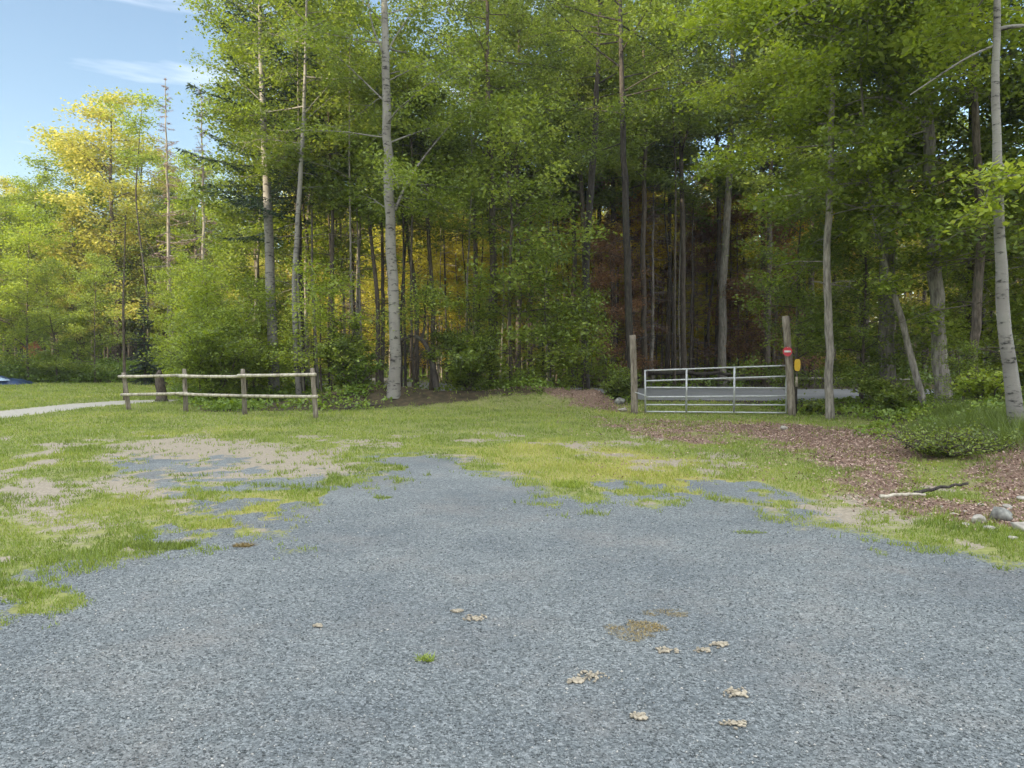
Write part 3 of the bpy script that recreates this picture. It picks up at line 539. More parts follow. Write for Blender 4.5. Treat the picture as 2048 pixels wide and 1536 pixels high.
def put(kind, x, y, label, group=None, s=1.0, rz=None, leafm=None, bark=None, sz=None, var=None):
    arr = protos[kind]; i = R.integers(0, len(arr)) if var is None else var; rz = R.random()*6.28 if rz is None else rz; loc = (x, y, H(x, y)-.03); key = (kind, i)
    if key not in placed:
        geo, bk, lf = arr[i]; e = mktree(NAMES[kind], geo, bk, lf, loc, label, group=group, rz=rz, crown='dead_twigs' if kind == 'deadspruce' else 'crown')
        placed[key] = e; e.scale = (s, s, sz or s)
        for ch in e.children:
            mm = leafm if ch.name.startswith(('crown', 'dead')) else bark
            if mm: ch.material_slots[0].link = 'OBJECT'; ch.material_slots[0].material = M[mm]
        return e
    src = placed[key]; bk0, lf0 = arr[i][1:]
    return copytree(src, loc, rz, (s, s, sz or s), label, group, leafm or lf0, bark or bk0)
def px(u, Y): return (u-1024)/FPX*Y
# named ones first
put('deadspruce', px(342, 42), 42, 'bare dead spruce with pinkish twigs, left one of the two standing against the sky', s=1.28, var=0)
put('deadspruce', px(412, 40), 40, 'bare dead spruce close beside the tall dark pine, right of the pair against the sky', s=1.22, var=0, rz=1.3)
tallpine = mktree('pine_tree', grow_spruce(19.5, 5.6, .34, 26, r0=.17, dens=1.5, droopy=.22), 'darkb', 'needle', (px(600, 27.5), 27.5, 0), 'tall dark pine whose long boughs reach left into the open sky')
put('tall', px(232, 50), 50, 'rounded sunlit yellow tree, highest of the far trees against the sky on the left', s=1.3, sz=1.12, var=1, leafm='lime')
put('tall', px(165, 52), 52, 'pale green tree just left of the rounded yellow tree on the far side', s=1.15, sz=.95, leafm='leafb')
put('tall', px(285, 54), 54, 'yellow green tree just right of the rounded yellow tree, behind the dead spruces', s=1.2, sz=1.02, leafm='lime')
put('spruce', px(24, 86), 86, 'pointed spruce top at the far left skyline, left one of two', s=1.6, var=0, sz=1.75, leafm='leafb')
put('spruce', px(42, 88), 88, 'pointed spruce top at the far left skyline, right one of two', s=1.6, var=0, sz=1.75, leafm='leafb')
put('spruce', px(290, 37), 37, 'small dark spruce with a pale stem beside it, left of the bright bush', s=.55, var=1)
put('sapling', px(66, 43), 43, 'small sapling with red orange leaves at the far left wood edge', leafm='red', s=.36)
put('sapling', px(1100, 24), 24, 'bright green maple sapling left of the gate, fullest at its top', s=.92, var=0)
put('sapling', px(1165, 24.5), 24.5, 'bright green maple sapling nearest to the left gate post', s=.75, var=1)
put('sapling', px(1925, 15.5), 15.5, 'yellow green sapling between the thick grey trunk and the right birch', s=.33, var=0, leafm='leafb')
put('sapling', px(1480, 37), 37, 'leafless looking rusty sapling across the road above the gate', s=1.1, var=1, leafm='rust')
def okroad(x, y):
    yc = np.interp(x, rp[::-1, 0], rp[::-1, 1]); return abs(y-yc) > 4.6
pts = []
pts += [(px(600, 27.5), 27.5), (px(560, 28.5), 28.5)]+[(px(u, Y), Y) for u, Y in ((787, 22), (548, 26), (598, 24), (985, 25.5), (1172, 29), (1262, 24.5), (1445, 35), (1661, 17.6), (1776, 21), (1848, 17.4), (1886, 17.8))]
KEYS = [(787, 22), (543, 26), (592, 24), (985, 25.5), (1172, 29), (1258, 24.5), (1445, 35), (1661, 17.6)]
def scatter(n, box, kinds, mind, label, group, smin, smax, cond=None, seed=0):
    rr_ = random.Random(seed); k = 0; tries = 0
    while k < n and tries < n*60:
        tries += 1; x = rr_.uniform(box[0], box[1]); y = rr_.uniform(box[2], box[3])
        if abs(x) > .78*y+3 or not okroad(x, y) or (cond and not cond(x, y)): continue
        if any(y < Yk+.6 and abs(1024+FPX*x/y-u0) < 34 for u0, Yk in KEYS): continue
        if any((x-a)**2+(y-b)**2 < mind*mind for a, b in pts): continue
        pts.append((x, y)); kd = rr_.choice(kinds); kk, lf = kd if isinstance(kd, tuple) else (kd, None); s = rr_.uniform(smin, smax)
        put(kk, x, y, label[kk], group, s=s, leafm=lf); k += 1
    return k
def clear(x, y): u = 1024+FPX*x/y; return all(abs(u-a) > 48 for a in (1661, 1776, 1815, 1882, 2010))
edge = lambda x, y: x > np.interp(y, [22, 25, 38, 60], [-7.5, -10.5, -17.5, -22])
LB = lambda w_: {k: v.format(w_) for k, v in dict(pole='thin bare stem {}', young='leafy young maple {}', high='tall brown trunk {}', maple='leafy green tree with a brown trunk {}', slim='slender grey stemmed tree {}', bare='thin brown trunk with dead side branches {}', tall='sunlit yellow green tree {}', spruce='dark green spruce {}', deadspruce='dead grey brown spruce {}', sapling='young green sapling {}').items()}
n = 0
n += scatter(19, (-11, 5, 24.5, 33), ['maple', ('maple', 'leafb'), 'slim', ('slim', 'leafb'), 'bare', 'deadspruce'], 1.5, LB('in the wood between the fence and the gate'), 'trees of the front wood', .86, 1.06, lambda x, y: edge(x-2.2, y), 1)
n += scatter(23, (-5, 6, 25.5, 36), ['high'], 1.7, LB('in the front wood with its crown out of the frame'), 'high crowned trees of the front wood', .92, 1.08, lambda x, y: edge(x-3, y), 21)
n += scatter(12, (4, 18, 33, 39), ['high'], 2.0, LB('just across the road with a high leafy crown'), 'high crowned trees across the road', .95, 1.1, None, 22)
n += scatter(15, (4.5, 15, 33.6, 40), ['deadspruce', ('bare', 'rust'), ('young', 'rust'), ('bare', 'sunamber')], 1.3, LB('just across the road above the gate'), 'dead twigged trees above the gate', .7, .95, None, 51)
n += scatter(30, (-7, 16, 33.5, 44), [('maple', 'sungold'), ('slim', 'sungold'), ('maple', 'sungold'), ('bare', 'sunamber')], 1.7, LB('in the middle of the wood'), 'sunlit trees in the middle of the wood', .66, .80, edge, 11)
n += scatter(46, (-8, 9, 24.2, 40), ['pole'], .8, LB('in the wood left of and behind the gate'), 'thin stems in the middle of the wood', .8, 1.1, lambda x, y: edge(x, y), 41)
n += scatter(22, (-30, -12, 39.5, 47), ['pole'], .9, LB('at the wood edge beyond the left field'), 'thin stems beyond the left field', .8, 1.0, lambda x, y: x < -.36*y+2, 42)
n += scatter(6, (-7, 5, 29, 36), [('young', 'leafb'), ('young', 'sungold')], 1.3, LB('half way into the middle wood'), 'young maples half way into the wood', .9, 1.25, lambda x, y: edge(x, y), 61)
n += scatter(6, (-8, 3.2, 24, 32), ['young', 'young', ('young', 'leafb')], 1.4, LB('in the front wood between the fence and the gate'), 'young maples of the front wood', .7, 1.05, lambda x, y: edge(x-.5, y), 31)
n += scatter(12, (8.5, 20, 18.5, 23.5), ['young', ('young', 'leafb')], 1.5, LB('in the wood right of the gate'), 'young maples right of the gate', .6, .95, clear, 32)
n += scatter(22, (-9, 18, 33.5, 46), [('young', 'sungold'), ('young', 'sunamber'), ('young', 'sungold')], 1.8, LB('across the road with sun glow in its leaf colour'), 'young maples across the road', .8, 1.15, edge, 33)
n += scatter(30, (-34, -13, 38.5, 48), [('young', 'leafb'), 'young', ('young', 'lime'), 'pole', 'deadspruce'], 1.5, LB('at the wood edge beyond the left field'), 'young maples beyond the left field', .6, 1.1, lambda x, y: x < -.36*y+1, 34)
n += scatter(56, (-12, 40, 36, 54), ['bare', ('bare', 'sungold'), ('bare', 'leafb'), 'deadspruce', ('slim', 'sungold'), 'deadspruce', ('bare', 'rust'), ('bare', 'sungold')], 1.5, LB('in the dark wood across the road'), 'trees across the road', .75, 1.0, edge, 5)
n += scatter(16, (-13, 3.3, 23.3, 34), ['sapling'], .9, LB('in the undergrowth between the fence and the gate'), 'saplings along the wood edge', .45, .95, edge, 2)
n += scatter(14, (7.5, 20, 15.8, 23.2), ['maple', ('maple', 'leafb'), 'slim', 'bare'], 1.5, LB('in the wood at the right of the gate'), 'trees right of the gate', .85, 1.05, lambda x, y: x > 8.6 and clear(x, y), 3)
n += scatter(9, (6.8, 20, 16, 23), [('sapling', 'leafb'), 'sapling'], .8, LB('in the undergrowth right of the gate'), 'saplings right of the gate', .3, .6, lambda x, y: x/y > .50 and y > 18.6 and clear(x, y), 4)
n += scatter(26, (-18, 40, 53, 72), ['tall', ('tall', 'leafb'), 'tall'], 3.2, LB('far back in the wood, seen through gaps'), 'sunlit trees far back in the wood', .82, 1.0, edge, 6)
n += scatter(46, (-46, -17, 41, 60), [('maple', 'leafb'), 'maple', ('tall', 'leafb'), 'slim', ('bare', 'leafb'), 'deadspruce', ('tall', 'lime')], 1.9, LB('in the far wood beyond the left field'), 'trees beyond the left field', .62, .86, lambda x, y: not edge(x, y) or y > 48, 7)
n += scatter(8, (-60, -24, 62, 80), [('tall', 'sungold'), ('tall', 'leafb')], 4, LB('farthest back beyond the left field'), 'trees beyond the left field', .8, .95, None, 8)
print('trees', n, len(placed))
# unseen leaf cards added behind and to the left, shaped to shade the yard
def massgeo(n, box, hfun, size, v0=0, v1=1):
    x = box[0]+(box[1]-box[0])*R.random(n); y = box[2]+(box[3]-box[2])*R.random(n); h = hfun(x, y); z = h*R.random(n)**.8
    return leafquads(np.stack([x, y, z], -1), size, v=v0+(v1-v0)*R.random(n))
n_ = 90000; la = R.uniform(-75, 75, n_); al = -R.uniform(42, 52, n_); sxy = np.array([-sv.x, -sv.y])/math.hypot(sv.x, sv.y); lxy = np.array([-sxy[1], sxy[0]])
XY = al[:, None]*sxy+la[:, None]*lxy; hz_ = 22.0-10.5*sm(21.5, 29, la)+8*(fbm(la, al*.3, .38, 4)-.5); Vq, Fq, cq = leafquads(np.c_[XY, hz_*R.random(n_)**.85], 2.0)
T_ = link('unseen_shade_wood', mesh_np('unseen_shade_wood', Vq, Fq, {'v': cq}), M['leaf']); tag(T_, kind='stuff')
# distant wood closing the view
Vq, Fq, cq = massgeo(90000, (-90, 90, 80, 96), lambda x, y: np.where(x < -42, 9., 13)+4*(fbm(x, y, .15, 3)-.5), .7)
tag(link('distant_wood', mesh_np('distant_wood', Vq, Fq, {'v': cq}), M['sungold2']), kind='stuff')
Vq, Fq, cq = massgeo(50000, (-75, 75, 72, 80), lambda x, y: 4.2+4*(fbm(x, y, .2, 3)-.5), .6)
tag(link('distant_brush', mesh_np('distant_brush', Vq, Fq, {'v': cq}), M['under']), kind='stuff')
T = MB()
for i in range(260):
    x = R.uniform(-60, 60); y = R.uniform(60, 78)
    if okroad(x, y): T.tube([[x, y, 0], [x+R.normal()*.2, y, 5], [x+R.normal()*.4, y, 11]], [.14, .11, .06], 6)
tag(T.build('distant_trunks', M['brown']), kind='stuff')
# low plants of the wood floor and the brushy bank on the left
def plants(n, box, dens, h, size, mat, name):
    x = box[0]+(box[1]-box[0])*R.random(n); y = box[2]+(box[3]-box[2])*R.random(n); ok = (R.random(n) < dens(x, y)) & (np.abs(x) < .78*y+3); x, y = x[ok], y[ok]; c = len(x)
    k = 9; hh = h(x, y)*(.5+.8*R.random(c)); X = np.repeat(x, k); Y_ = np.repeat(y, k); Hh = np.repeat(hh, k); m = c*k
    zz = R.random(m)**.8*Hh; rad = .08+.45*Hh*R.random(m); a = R.random(m)*6.283
    C = np.stack([X+np.cos(a)*rad, Y_+np.sin(a)*rad, zz], -1); C[:, 2] += gheight(C[:, 0], C[:, 1])+.02
    v = np.clip(np.repeat(.25+.5*fbm(x, y, 1.0, 3)*R.random(c)*1.6, k)+.25*R.random(m)-.05, 0, 1)
    Vq, Fq, cq = leafquads(C, size, v=v, flat=.5); tag(link(name, mesh_np(name, Vq, Fq, {'v': cq}), M[mat]), kind='stuff')
def dens1(x, y):
    f = zones(x, y)['forest']; road = np.abs(y-np.interp(x, rp[::-1, 0], rp[::-1, 1])) < 4.2
    return f*sm(.35, .6, fbm(x, y, .6, 3))*(~road)
hh1 = lambda x, y: .22+.55*sm(.4, .75, fbm(x+3, y, .5, 3))*sm(22.5, 25, y)
plants(9000, (-14, 4, 19.5, 30), dens1, hh1, .10, 'under', 'undergrowth')
plants(8000, (6.5, 22, 10.5, 24), dens1, lambda x, y: .12+.5*sm(.46, .54, x/y)*sm(.45, .75, fbm(x+3, y, .6, 3))*sm(12, 16, y), .075, 'under', 'undergrowth')
plants(9000, (-40, 40, 31.5, 60), lambda x, y: dens1(x, y)*.8, lambda x, y: .3+.9*sm(.4, .7, fbm(x, y, .3, 3)), .16, 'under', 'undergrowth')
plants(7000, (-40, -12, 37, 45), lambda x, y: sm(-.5, 1, y-np.interp(x, [-40, -28, -19, -12], [39, 39, 38, 37]))*(x < -.34*y+3.5), lambda x, y: .35+.95*sm(.3, .7, fbm(x, y, .45, 3)), .15, 'under', 'brush')
plants(3600, (6.0, 12, 8.6, 14.5), lambda x, y: sm(.10, .2, gheight(x, y))*(1-zones(x, y)['litter'])*sm(.35, .55, fbm(x, y, 1.1, 3)), lambda x, y: .08+.16*sm(.4, .7, fbm(x, y, 1.5, 2)), .045, 'leaf', 'bank_plants')
# tall grass on the right bank
def tallgrass(n):
    x = R.uniform(5.9, 12, n); y = R.uniform(8.3, 14.5, n); ok = (gheight(x, y) > .07) & (R.random(n) < (1-zones(x, y)['litter'])*sm(.3, .55, fbm(x, y, .9, 3))); x, y = x[ok], y[ok]; m = len(x)
    h = .10+.30*R.random(m)*sm(.3, .6, fbm(x+9, y, .8, 2)); a = R.random(m)*6.28; D = np.stack([np.cos(a)*h*.6, np.sin(a)*h*.6, h], -1); a2 = R.random(m)*6.28
    Vv, Ff = tris(np.stack([x, y, gheight(x, y)-.01], -1), D, np.stack([np.cos(a2), np.sin(a2), 0*a2], -1), np.full(m, .006)); return Vv, Ff, np.repeat(.0+.4*R.random(m), 3)
Vv, Ff, cv = tallgrass(80000); tag(link('long_grass', mesh_np('long_grass', Vv, Ff, {'v': cv}), M['grass']), kind='stuff')
# ---- bushes
def bush(u, v, Y, h, r, label, leafm='leafb', leaves=9000, leaf=.085, stems=16, cone=1.0, name='bush'):
    x = px(u, Y); g = H(x, Y); mktree(name, bushgeo(h, r, stems, leaves, leaf, cone), 'brown', leafm, (x, Y, g), label, cat='bush', crown='foliage', trunk='stems')
bush(438, 750, 23.5, 3.1, 1.75, 'large rounded bright green bush behind the rail fence', leaves=20000, stems=30, leaf=.08)
bush(690, 760, 23.2, 2.4, 1.0, 'loose green bush between the fence end and the tall birch', leafm='leaf', leaves=8000)
bush(715, 790, 22.6, 1.3, .9, 'low twiggy bush at the foot of the tall birch', leafm='under', leaves=2600, stems=14)
bush(935, 790, 23.0, 2.3, 1.5, 'dark green bush right of the bent black trunk', leafm='leaf', leaves=10000)
bush(1235, 790, 23.2, 1.2, .8, 'low green bush just left of the left gate post', leafm='leaf', leaves=3500)
bush(1765, 815, 18.6, .8, .7, 'leafy low bush between the slim pale trunk and the thick flaky trunk', leafm='leaf', leaves=4500)
bush(1795, 845, 17.0, .5, .6, 'low green bush at the foot of the thin leaning trunk', leafm='leaf', leaves=3500)
bush(1975, 840, 14.6, .9, .7, 'yellow green bush at the foot of the right edge birch', leaves=3000)
bush(1628, 830, 19.0, .33, .4, 'small green shrub between the red sign post and the slim pale trunk', leafm='leaf', leaves=1500)
bush(1895, 925, 11.2, .30, 1.0, 'leafy ground shrub spreading at the foot of the right bank', leafm='leaf', leaves=5200, leaf=.045, stems=34, cone=.6)
# ---------------------------------------------------------------- rail fence
fp = [(258, 820, 745), (372, 824, 738), (490, 830, 738), (632, 836, 735)]
tops = {}; f0 = np.array([*gp(445, 828), 0]); fe = empty('rail_fence', (f0[0], f0[1], H(f0[0], f0[1]))); tag(fe, 'weathered two rail wooden fence on the lawn in front of the bright bush', 'fence'); org = np.array(fe.location)
PB = []
lean = [(-.13, 0), (-.03, 0), (-.04, 0), (-.08, 0)]
for i, (u, v, vt) in enumerate(fp):
    g = gp(u, v); b0 = np.array([g[0], g[1], H(*g)-.05]); hgt = (v-vt)/FPX*g[1]; t1 = b0+np.array([lean[i][0], 0, hgt+.05]); T = MB()
    T.tube(smoothpath([b0, (b0+t1)/2+[.005, 0, 0], t1], 8)-org, [.066, .064, .062, .061, .06, .059, .058, .052], 9, .08, cap=True); T.build('post', M['wood'], fe); PB.append((b0, t1))
def rail(a, b, r=.042):
    T = MB(); mid = (a+b)/2-[0, 0, .008]; n_ = 10; T.tube(smoothpath([a, mid, b], n_)-org, np.linspace(r, r*.9, n_)*(1+.03*R.normal(size=n_)), 8, .06, cap=True); T.build('rail', M['rail'], fe)
for i in range(3):
    (a0, a1), (b0, b1) = PB[i], PB[i+1]
    for fa, fb in (((.90, .86), (.44, .46)), ((.84, .84), (.44, .44)), ((.86, .88), (.44, .46)))[i]:
        a = a0+(a1-a0)*fa+[-.10, -.09, 0]; b = b0+(b1-b0)*fb+[.10, -.09, 0]; rail(a, b)
# ---------------------------------------------------------------- gate and its posts
gy = 19.1
def post(name, u, v, vt, ut, w_, Y, label, m='wood'):
    b0 = at(u, v, Y); b0[2] = H(b0[0], Y); e = empty(name, tuple(b0)); tag(e, label, 'post'); t1 = at(ut, vt, Y)-b0
    T = MB(); n_ = 14; P = smoothpath([[0, 0, -.05], t1*.5+[.012, 0, 0], t1], n_); T.tube(P, np.linspace(w_*1.06, w_*.92, n_)/2/FPX*Y, 11, .07, cap=True); T.build('pole', M[m], e); return e, b0
lp, lb = post('gate_post', 1269, 826, 670, 1265, 13.5, 19.3, 'round pale wooden post at the left end of the metal gate')
rpst, rb = post('gate_post', 1584, 848, 632, 1571, 15, 18.7, 'tall leaning wooden post carrying the red sign at the right end of the gate')
T = MB(); T.tube([[-.01, 0, 0], [.02, 0, .12]], .012, 6); 
def hinge(e, z, x):
    T = MB(); T.tube([[x, -.11, z], [x-.16, -.11, z]], .014, 8, cap=True); T.tube([[x-.16, -.11, z-.05], [x-.16, -.11, z+.05]], .02, 8, cap=True); T.build('hinge', M['galv'], e)
# gate
gl = at(1291, 829, 19.25); gr_ = at(1572, 832, 18.75); gl[2] = gr_[2] = 0; ge = empty('metal_gate', tuple(gl)); ax = gr_-gl; Wd = np.linalg.norm(ax); ge.rotation_euler = (0, 0, math.atan2(ax[1], ax[0])); tag(ge, 'six bar galvanised tube gate closed across the track to the road', 'gate')
lz = [1.13, .86, .69, .44, .24, .06]; rz_ = [1.27, 1.0, .70, .50, .27, .07]
for a_, b2 in zip(lz, rz_):
    T = MB(); mid = (a_+b2)/2; T.tube(smoothpath([[0, 0, a_], [Wd/2, 0, mid], [Wd, 0, b2]], 12), .021, 10, cap=True); T.build('bar', M['galv'], ge)
for f in (0, .295, .635, 1):
    za, zb = np.interp(f, [0, 1], [lz[0], rz_[0]]), np.interp(f, [0, 1], [lz[-1], rz_[-1]]); T = MB()
    if f in (0, 1): T.tube([[f*Wd-(.02 if f == 0 else 0), 0, za+.02], [f*Wd, 0, zb-.02]], .024, 10, cap=True); T.build('end_tube', M['galv'], ge)
    else: T.box([f*Wd, -.026, (za+zb)/2], [.045, .008, za-zb+.03]); T.box([f*Wd, .026, (za+zb)/2], [.045, .008, za-zb+.03]); T.build('upright', M['galv'], ge, smooth=False)
# chain loop at the latch end
T = MB(); n_ = 40; s = np.linspace(0, 2*math.pi, n_); T.tube(np.stack([-.13+.17*np.cos(s), .12*np.sin(s), .52-.06*np.cos(s)], -1), .011, 5); T.build('chain', M['galv'], ge)
# red round sign with white bar
def disc(r, th, k=28):
    T = MB(); T.tube([[0, -th/2, 0], [0, th/2, 0]], r, k, cap=True); return T
s0 = at(1575, 703, 18.57); se = empty('round_sign', tuple(s0)); tag(se, 'small round red sign with white bar on the leaning gate post', 'sign')
disc(.118, .006).build('plate', M['redp'], se, smooth=False); T = MB(); T.box([0, -.0065, 0], [.165, .005, .048]); T.build('white_bar', M['whitep'], se, smooth=False)
T = disc(.01, .012); T.V = [v+[0, -.006, .10] for v in T.V]; T.build('screw', M['galv'], se)
# yellow marker across the gate
MY = 19.4; p = at(1593, 790, MY); p[2] = H(p[0], MY); ye = empty('road_marker', tuple(p)); tag(ye, 'small yellow marker plate on a thin pole right of the leaning gate post', 'marker')
zt = at(1592, 718, MY)[2]-p[2]; zb = at(1592, 742, MY)[2]-p[2]
T = MB(); T.tube([[0, 0, -.05], [0, 0, zt-.02]], .02, 8, cap=True); T.build('pole', M['darkb'], ye)
k = 20; a = np.linspace(0, 2*math.pi, k, endpoint=False); hw, hh_ = .078, (zt-zb)/2; ex = np.sign(np.cos(a))*np.abs(np.cos(a))**.6*hw; ez = np.sign(np.sin(a))*np.abs(np.sin(a))**.6*hh_+(zt+zb)/2
Vp = np.vstack([np.stack([ex, np.full(k, -.03), ez], -1), np.stack([ex, np.full(k, -.024), ez], -1), [[0, -.03, (zt+zb)/2], [0, -.024, (zt+zb)/2]]]); j = np.arange(k); jn = (j+1) % k
T = MB(); T.add(Vp, np.vstack([np.stack([j, jn, jn+k, j+k], -1), np.stack([jn, j, 0*j+2*k, 0*j+2*k], -1), np.stack([j+k, jn+k, 0*j+2*k+1, 0*j+2*k+1], -1)])); T.build('plate', M['yellowp'], ye, smooth=False)
zc = at(1592, 764, MY)[2]-p[2]; T = MB(); T.tube([[0, 0, zc-.12], [0, 0, zc+.14]], .035, 12, cap=True); T.build('reflector_band', M['chip'], ye)
# ---------------------------------------------------------------- stones, logs, small things
def rock(name, x, y, s, mat, label, cat='stone', z=0, group=None, seed=None, sink=.3):
    n_ = 12; th = np.linspace(0, math.pi, 8); ph = np.linspace(0, 2*math.pi, n_, endpoint=False); V_ = []
    d = R.normal(size=(9, 3)); d /= np.linalg.norm(d, axis=1)[:, None]; lim = .60+.25*R.random(9)
    for t_ in th:
        for p_ in ph:
            v = np.array([math.sin(t_)*math.cos(p_), math.sin(t_)*math.sin(p_), math.cos(t_)])
            for i in range(9):
                e_ = v@d[i]-lim[i]
                if e_ > 0: v = v-d[i]*e_      # broken faces
            V_.append((v+R.normal(size=3)*.05*(0 < t_ < 3.1))*np.array(s)*.95)
    a_, b_ = np.meshgrid(np.arange(7), np.arange(n_), indexing='ij'); a_ = a_.ravel(); b_ = b_.ravel(); F_ = np.stack([a_*n_+b_, (a_+1)*n_+b_, (a_+1)*n_+(b_+1) % n_, a_*n_+(b_+1) % n_], -1)
    o = link(name, mesh_np(name, V_, F_, smooth=False), M[mat]); o.location = (x, y, H(x, y)+s[2]*(1-sink)+z); o.rotation_euler = (0, 0, R.random()*6); tag(o, label, cat, group); return o
def rockp(name, u, v, s, mat, label, **k): g = gp(u, v); return rock(name, g[0], g[1], s, mat, label, **k)
rockp('boulder', 2000, 1040, (.11, .09, .085), 'gstone', 'grey angular boulder at the foot of the right bank', sink=.45)
rockp('stone', 1955, 1046, (.09, .07, .05), 'stone', 'pale flat stone just left of the grey boulder')
rockp('stone', 2040, 1062, (.10, .08, .05), 'stone', 'pale stone right of the grey boulder at the picture edge')
rockp('stone', 1567, 860, (.09, .07, .06), 'stone', 'small white stone on the leaf litter in front of the gate')
rockp('stone', 1246, 824, (.16, .10, .08), 'stone', 'whitish stone at the foot of the left gate post')
rockp('stone', 1240, 812, (.22, .15, .13), 'litter' if False else 'gstone', 'brown grey stone behind the whitish stone by the left gate post')
for u, v, s, lb_ in [(950, 1238, .045, 'pale scrap pile highest up in the middle of the gravel'), (1185, 1355, .05, 'largest pale scrap in the lower middle of the gravel'), (1150, 1364, .022, 'tiny pale scrap left of the largest scrap'), (1335, 1303, .04, 'pale scrap directly below the dry grass patches'), (1405, 1302, .03, 'pale scrap right of the one below the dry grass'), (1438, 1291, .035, 'pale scrap farthest right below the dry grass patches'), (1470, 1388, .045, 'long pale scrap in the lower right of the gravel'), (1467, 1448, .035, 'flat cream scrap below the long pale scrap'), (1276, 1436, .028, 'thin white scrap near the bottom middle of the gravel'), (636, 1254, .018, 'single tiny white pebble on the left part of the gravel'), (915, 1224, .022, 'tiny pale scrap at the left end of a scrap trail')]:
    g_ = gp(u, v); nn = int(20+s*520); a = R.random(nn)*6.283; q_ = R.random(nn)**1.3*s*1.3; C = np.stack([np.cos(a)*q_*1.3, np.sin(a)*q_, .003+.006*R.random(nn)*(1-q_/(s*1.8))], -1)
    sz_ = .006+.010*R.random(nn); nr = R.normal(size=(nn, 3))*.16+[0, 0, 1]; nr /= np.linalg.norm(nr, axis=1)[:, None]; d_ = np.cross(nr, R.normal(size=(nn, 3))); d_ /= np.linalg.norm(d_, axis=1)[:, None]; e_ = np.cross(nr, d_)
    T = MB()
    for c_, z_, n_, dd_, ee_ in zip(C, sz_, nr, d_, e_):
        wv = z_*(.3+.5*R.random()); th_ = .0025; k_ = [(-1, -.6), (-.3, -1), (.8, -.7), (1, .2), (.4, 1), (-.7, .8)]; k_ = [(p_*(.7+.5*R.random()), q2*(.7+.5*R.random())) for p_, q2 in k_]
        top_ = [c_+dd_*p_*z_+ee_*q2*wv+n_*th_ for p_, q2 in k_]; bot_ = [p3-n_*th_*2 for p3 in top_]; cc = [c_+n_*th_*1.3]
        T.add(np.array(top_+bot_+cc), [[m6, (m6+1) % 6, 12, 12] for m6 in range(6)]+[[m6+6, (m6+1) % 6+6, (m6+1) % 6, m6] for m6 in range(6)])
    o = T.build('wood_chips', M['chip'], None, smooth=False); o.location = (g_[0], g_[1], H(*g_)+.003); tag(o, lb_, 'wood scraps', 'pale scraps on the gravel')
for u, v, k in [(1905, 1030, .03), (1930, 1052, .035), (1978, 1062, .045), (2015, 1018, .05), (1885, 1016, .025), (1962, 1012, .03), (2025, 1080, .035), (1860, 1030, .022), (2042, 1000, .05), (1930, 1024, .02)]:
    rockp('stone', u, v, (k*1.3, k, k*.6), 'stone', 'small pale stone in the rubble at the foot of the right bank', group='small stones at the foot of the bank')
def log(name, p0, p1, r, mat, label, cat='log'):
    p0 = np.array(p0, float); p1 = np.array(p1, float); T = MB(); n_ = 14; P = smoothpath([p0, p0*.6+p1*.4+[0, 0, r*.6], p1], n_)-p0; P[1:-1] += R.normal(size=(n_-2, 3))*r*.25; T.tube(P, np.linspace(r, r*.6, n_), 8, .15, cap=True)
    o = T.build(name, M[mat], None); o.location = tuple(p0); tag(o, label, cat)
g1, g2 = gp(1760, 1002), gp(1850, 1000); log('stick', [g1[0], g1[1], .05], [g2[0], g2[1], .06], .022, 'rail', 'pale broken stick lying on the litter at the foot of the bank', 'stick')
g1, g2 = gp(1835, 998), gp(1935, 988); log('stick', [g1[0], g1[1]+.05, .06], [g2[0], g2[1], .12], .022, 'darkb', 'dark bent stick continuing right of the pale stick', 'stick')
log('fallen_log', [px(1290, 33.5), 33.5, .62], [px(1500, 34.5), 34.5, .55], .11, 'darkb', 'dark fallen log across the road, seen through the left half of the gate')
log('fallen_log', [px(1430, 33), 33, .42], [px(1840, 32.5), 32.5, .40], .07, 'grey', 'long pale fallen log across the road, seen through the right half of the gate')
log('fallen_branch', [px(690, 20.5), 20.5, .05], [px(760, 21), 21, .12], .03, 'darkb', 'thin dark branch on the ground left of the tall birch', 'branch')
p = gp(326, 800); T = MB(); T.tube(smoothpath([[0, 0, -.05], [.01, 0, .12], [-.03, .02, .5], [-.10, .03, .85], [-.06, .05, 1.02]], 9), [.24, .19, .16, .15, .15, .14, .13, .10, .04], 11, .35, cap=True); o = T.build('tree_stump', M['brown']); o.location = (px(322, 24.2), 24.2, H(px(322, 24.2), 24.2)); tag(o, 'broken grey stump behind the left section of the rail fence', 'stump')
# blue covered thing on the far field
bx, by = px(-10, 37.4), 37.4; e = empty('covered_heap', (bx, by, H(bx, by))); tag(e, 'low blue tarpaulin covered heap on the far field at the left edge', 'tarpaulin')
def sheet(L_, W_, h, n_=26, m_=14, off=(0, 0, 0), ridge=.5):
    u, v = np.meshgrid(np.linspace(-1, 1, n_), np.linspace(-1, 1, m_), indexing='ij'); z = h*(1-np.abs(u)**3.2)*(1-np.abs(v)**2.2*.95)*(1+.18*np.sin(u*9+v*3))+.02*R.normal(size=u.shape); z[0] = z[-1] = 0; z[:, 0] = z[:, -1] = 0
    a_, b_ = np.meshgrid(np.arange(n_-1), np.arange(m_-1), indexing='ij'); q_ = (a_*m_+b_).ravel(); T = MB(); T.add(np.stack([u.ravel()*L_/2+off[0], v.ravel()*W_/2+off[1], z.ravel()+off[2]], -1), np.stack([q_, q_+m_, q_+m_+1, q_+1], -1)); return T
sheet(3.4, 1.5, .36).build('cover', M['blue'], e); sheet(.9, .5, .12, off=(.55, -.5, .20)).build('painted_highlight', M['tarp_highlight'], e)  # small light blue piece is the tarpaulin's highlight, built as colour
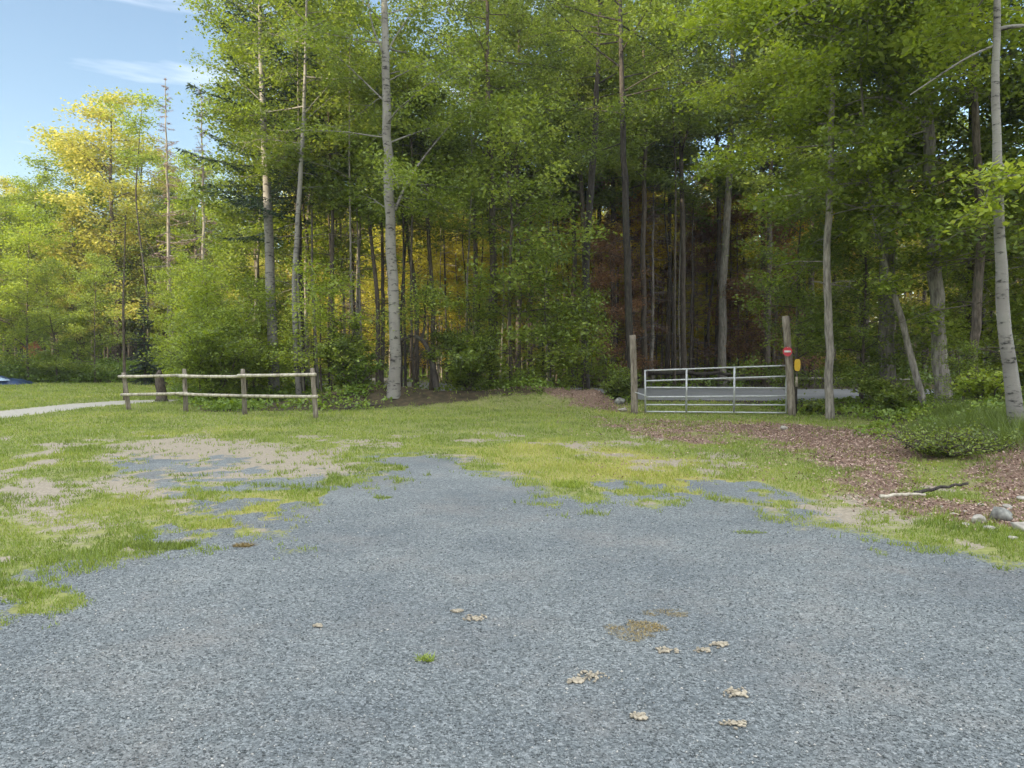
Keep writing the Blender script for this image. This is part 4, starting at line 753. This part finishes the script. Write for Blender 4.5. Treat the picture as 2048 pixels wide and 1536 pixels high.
# dry patches, weed and tufts on the gravel
def tuft(name, u, v, rx, ry, n_, h, mat, label, cat, wv=.003, spread=.6):
    g = gp(u, v); k_ = rnd.random(); a = R.random(n_)*6.283; q_ = np.sqrt(R.random(n_)); x = np.cos(a)*q_*rx; y = np.sin(a)*q_*ry; kk_ = fbm(x/rx*1.6+u, y/ry*1.6, 1, 3)+.25*(1-q_) > .50; x, y, n_ = x[kk_], y[kk_], int(kk_.sum()); hh = h*(.4+R.random(n_)); az = R.random(n_)*6.28
    D = np.stack([np.cos(az)*hh*spread*(.5+R.random(n_)), np.sin(az)*hh*spread*(.5+R.random(n_)), hh*.8], -1); a2 = R.random(n_)*6.28
    Vv, Ff = tris(np.stack([x, y, 0*x-.003], -1), D, np.stack([np.cos(a2), np.sin(a2), 0*a2], -1), np.full(n_, wv)); o = link(name, mesh_np(name, Vv, Ff, {'v': np.repeat(.1+.7*R.random(n_), 3)}), M[mat]); o.location = (g[0], g[1], H(*g)); tag(o, label, cat); return o
tuft('dry_grass_patch', 1275, 1263, .19, .17, 2600, .014, 'straw', 'larger round patch of dry yellow moss on the gravel', 'grass patch', .003, 1.6)
tuft('dry_grass_patch', 1340, 1226, .17, .07, 1300, .014, 'straw', 'smaller long patch of dry yellow moss behind the round one', 'grass patch', .002, 1.6)
tuft('weed', 850, 1320, .045, .04, 160, .03, 'leafb', 'small lone green weed growing in the middle of the gravel', 'weed', .005, 1.3)
tuft('grass_tuft', 488, 1092, .10, .07, 700, .03, 'straw', 'dry brown grass tuft beside the left lawn edge on the gravel', 'grass tuft', .003, 1.0)
tuft('grass_tuft', 1140, 970, .22, .2, 900, .07, 'leafb', 'bright green grass tuft at the far edge of the gravel', 'grass tuft', .005, .6)
tuft('grass_tuft', 335, 1095, .30, .14, 1500, .05, 'grass', 'green grass tuft reaching onto the gravel on the left', 'grass tuft', .004, .6)
tuft('grass_tuft', 1500, 1064, .16, .06, 350, .025, 'grass', 'small flat green tuft alone on the right part of the gravel', 'grass tuft', .004, .8)
tuft('grass_tuft', 768, 996, .12, .06, 300, .03, 'grass', 'small dark green tuft on the gravel below the tall birch', 'grass tuft', .004, .8)

# ---------------------------------------------------------------- thin volume added for the pale veil of lens flare
T = MB(); T.box([0, 60, 24], [420, 330, 52]); hz = T.build('flare_veil', None, None, smooth=False); tag(hz, kind='stuff')
m = bpy.data.materials.new('flare_veil'); m.use_nodes = True; m.node_tree.nodes.clear(); pv = m.node_tree.nodes.new('ShaderNodeVolumePrincipled'); ov = m.node_tree.nodes.new('ShaderNodeOutputMaterial')
pv.inputs['Color'].default_value = (.90, .94, 1, 1); pv.inputs['Density'].default_value = .0006; pv.inputs['Anisotropy'].default_value = .3; m.node_tree.links.new(pv.outputs[0], ov.inputs['Volume']); hz.data.materials.append(m)
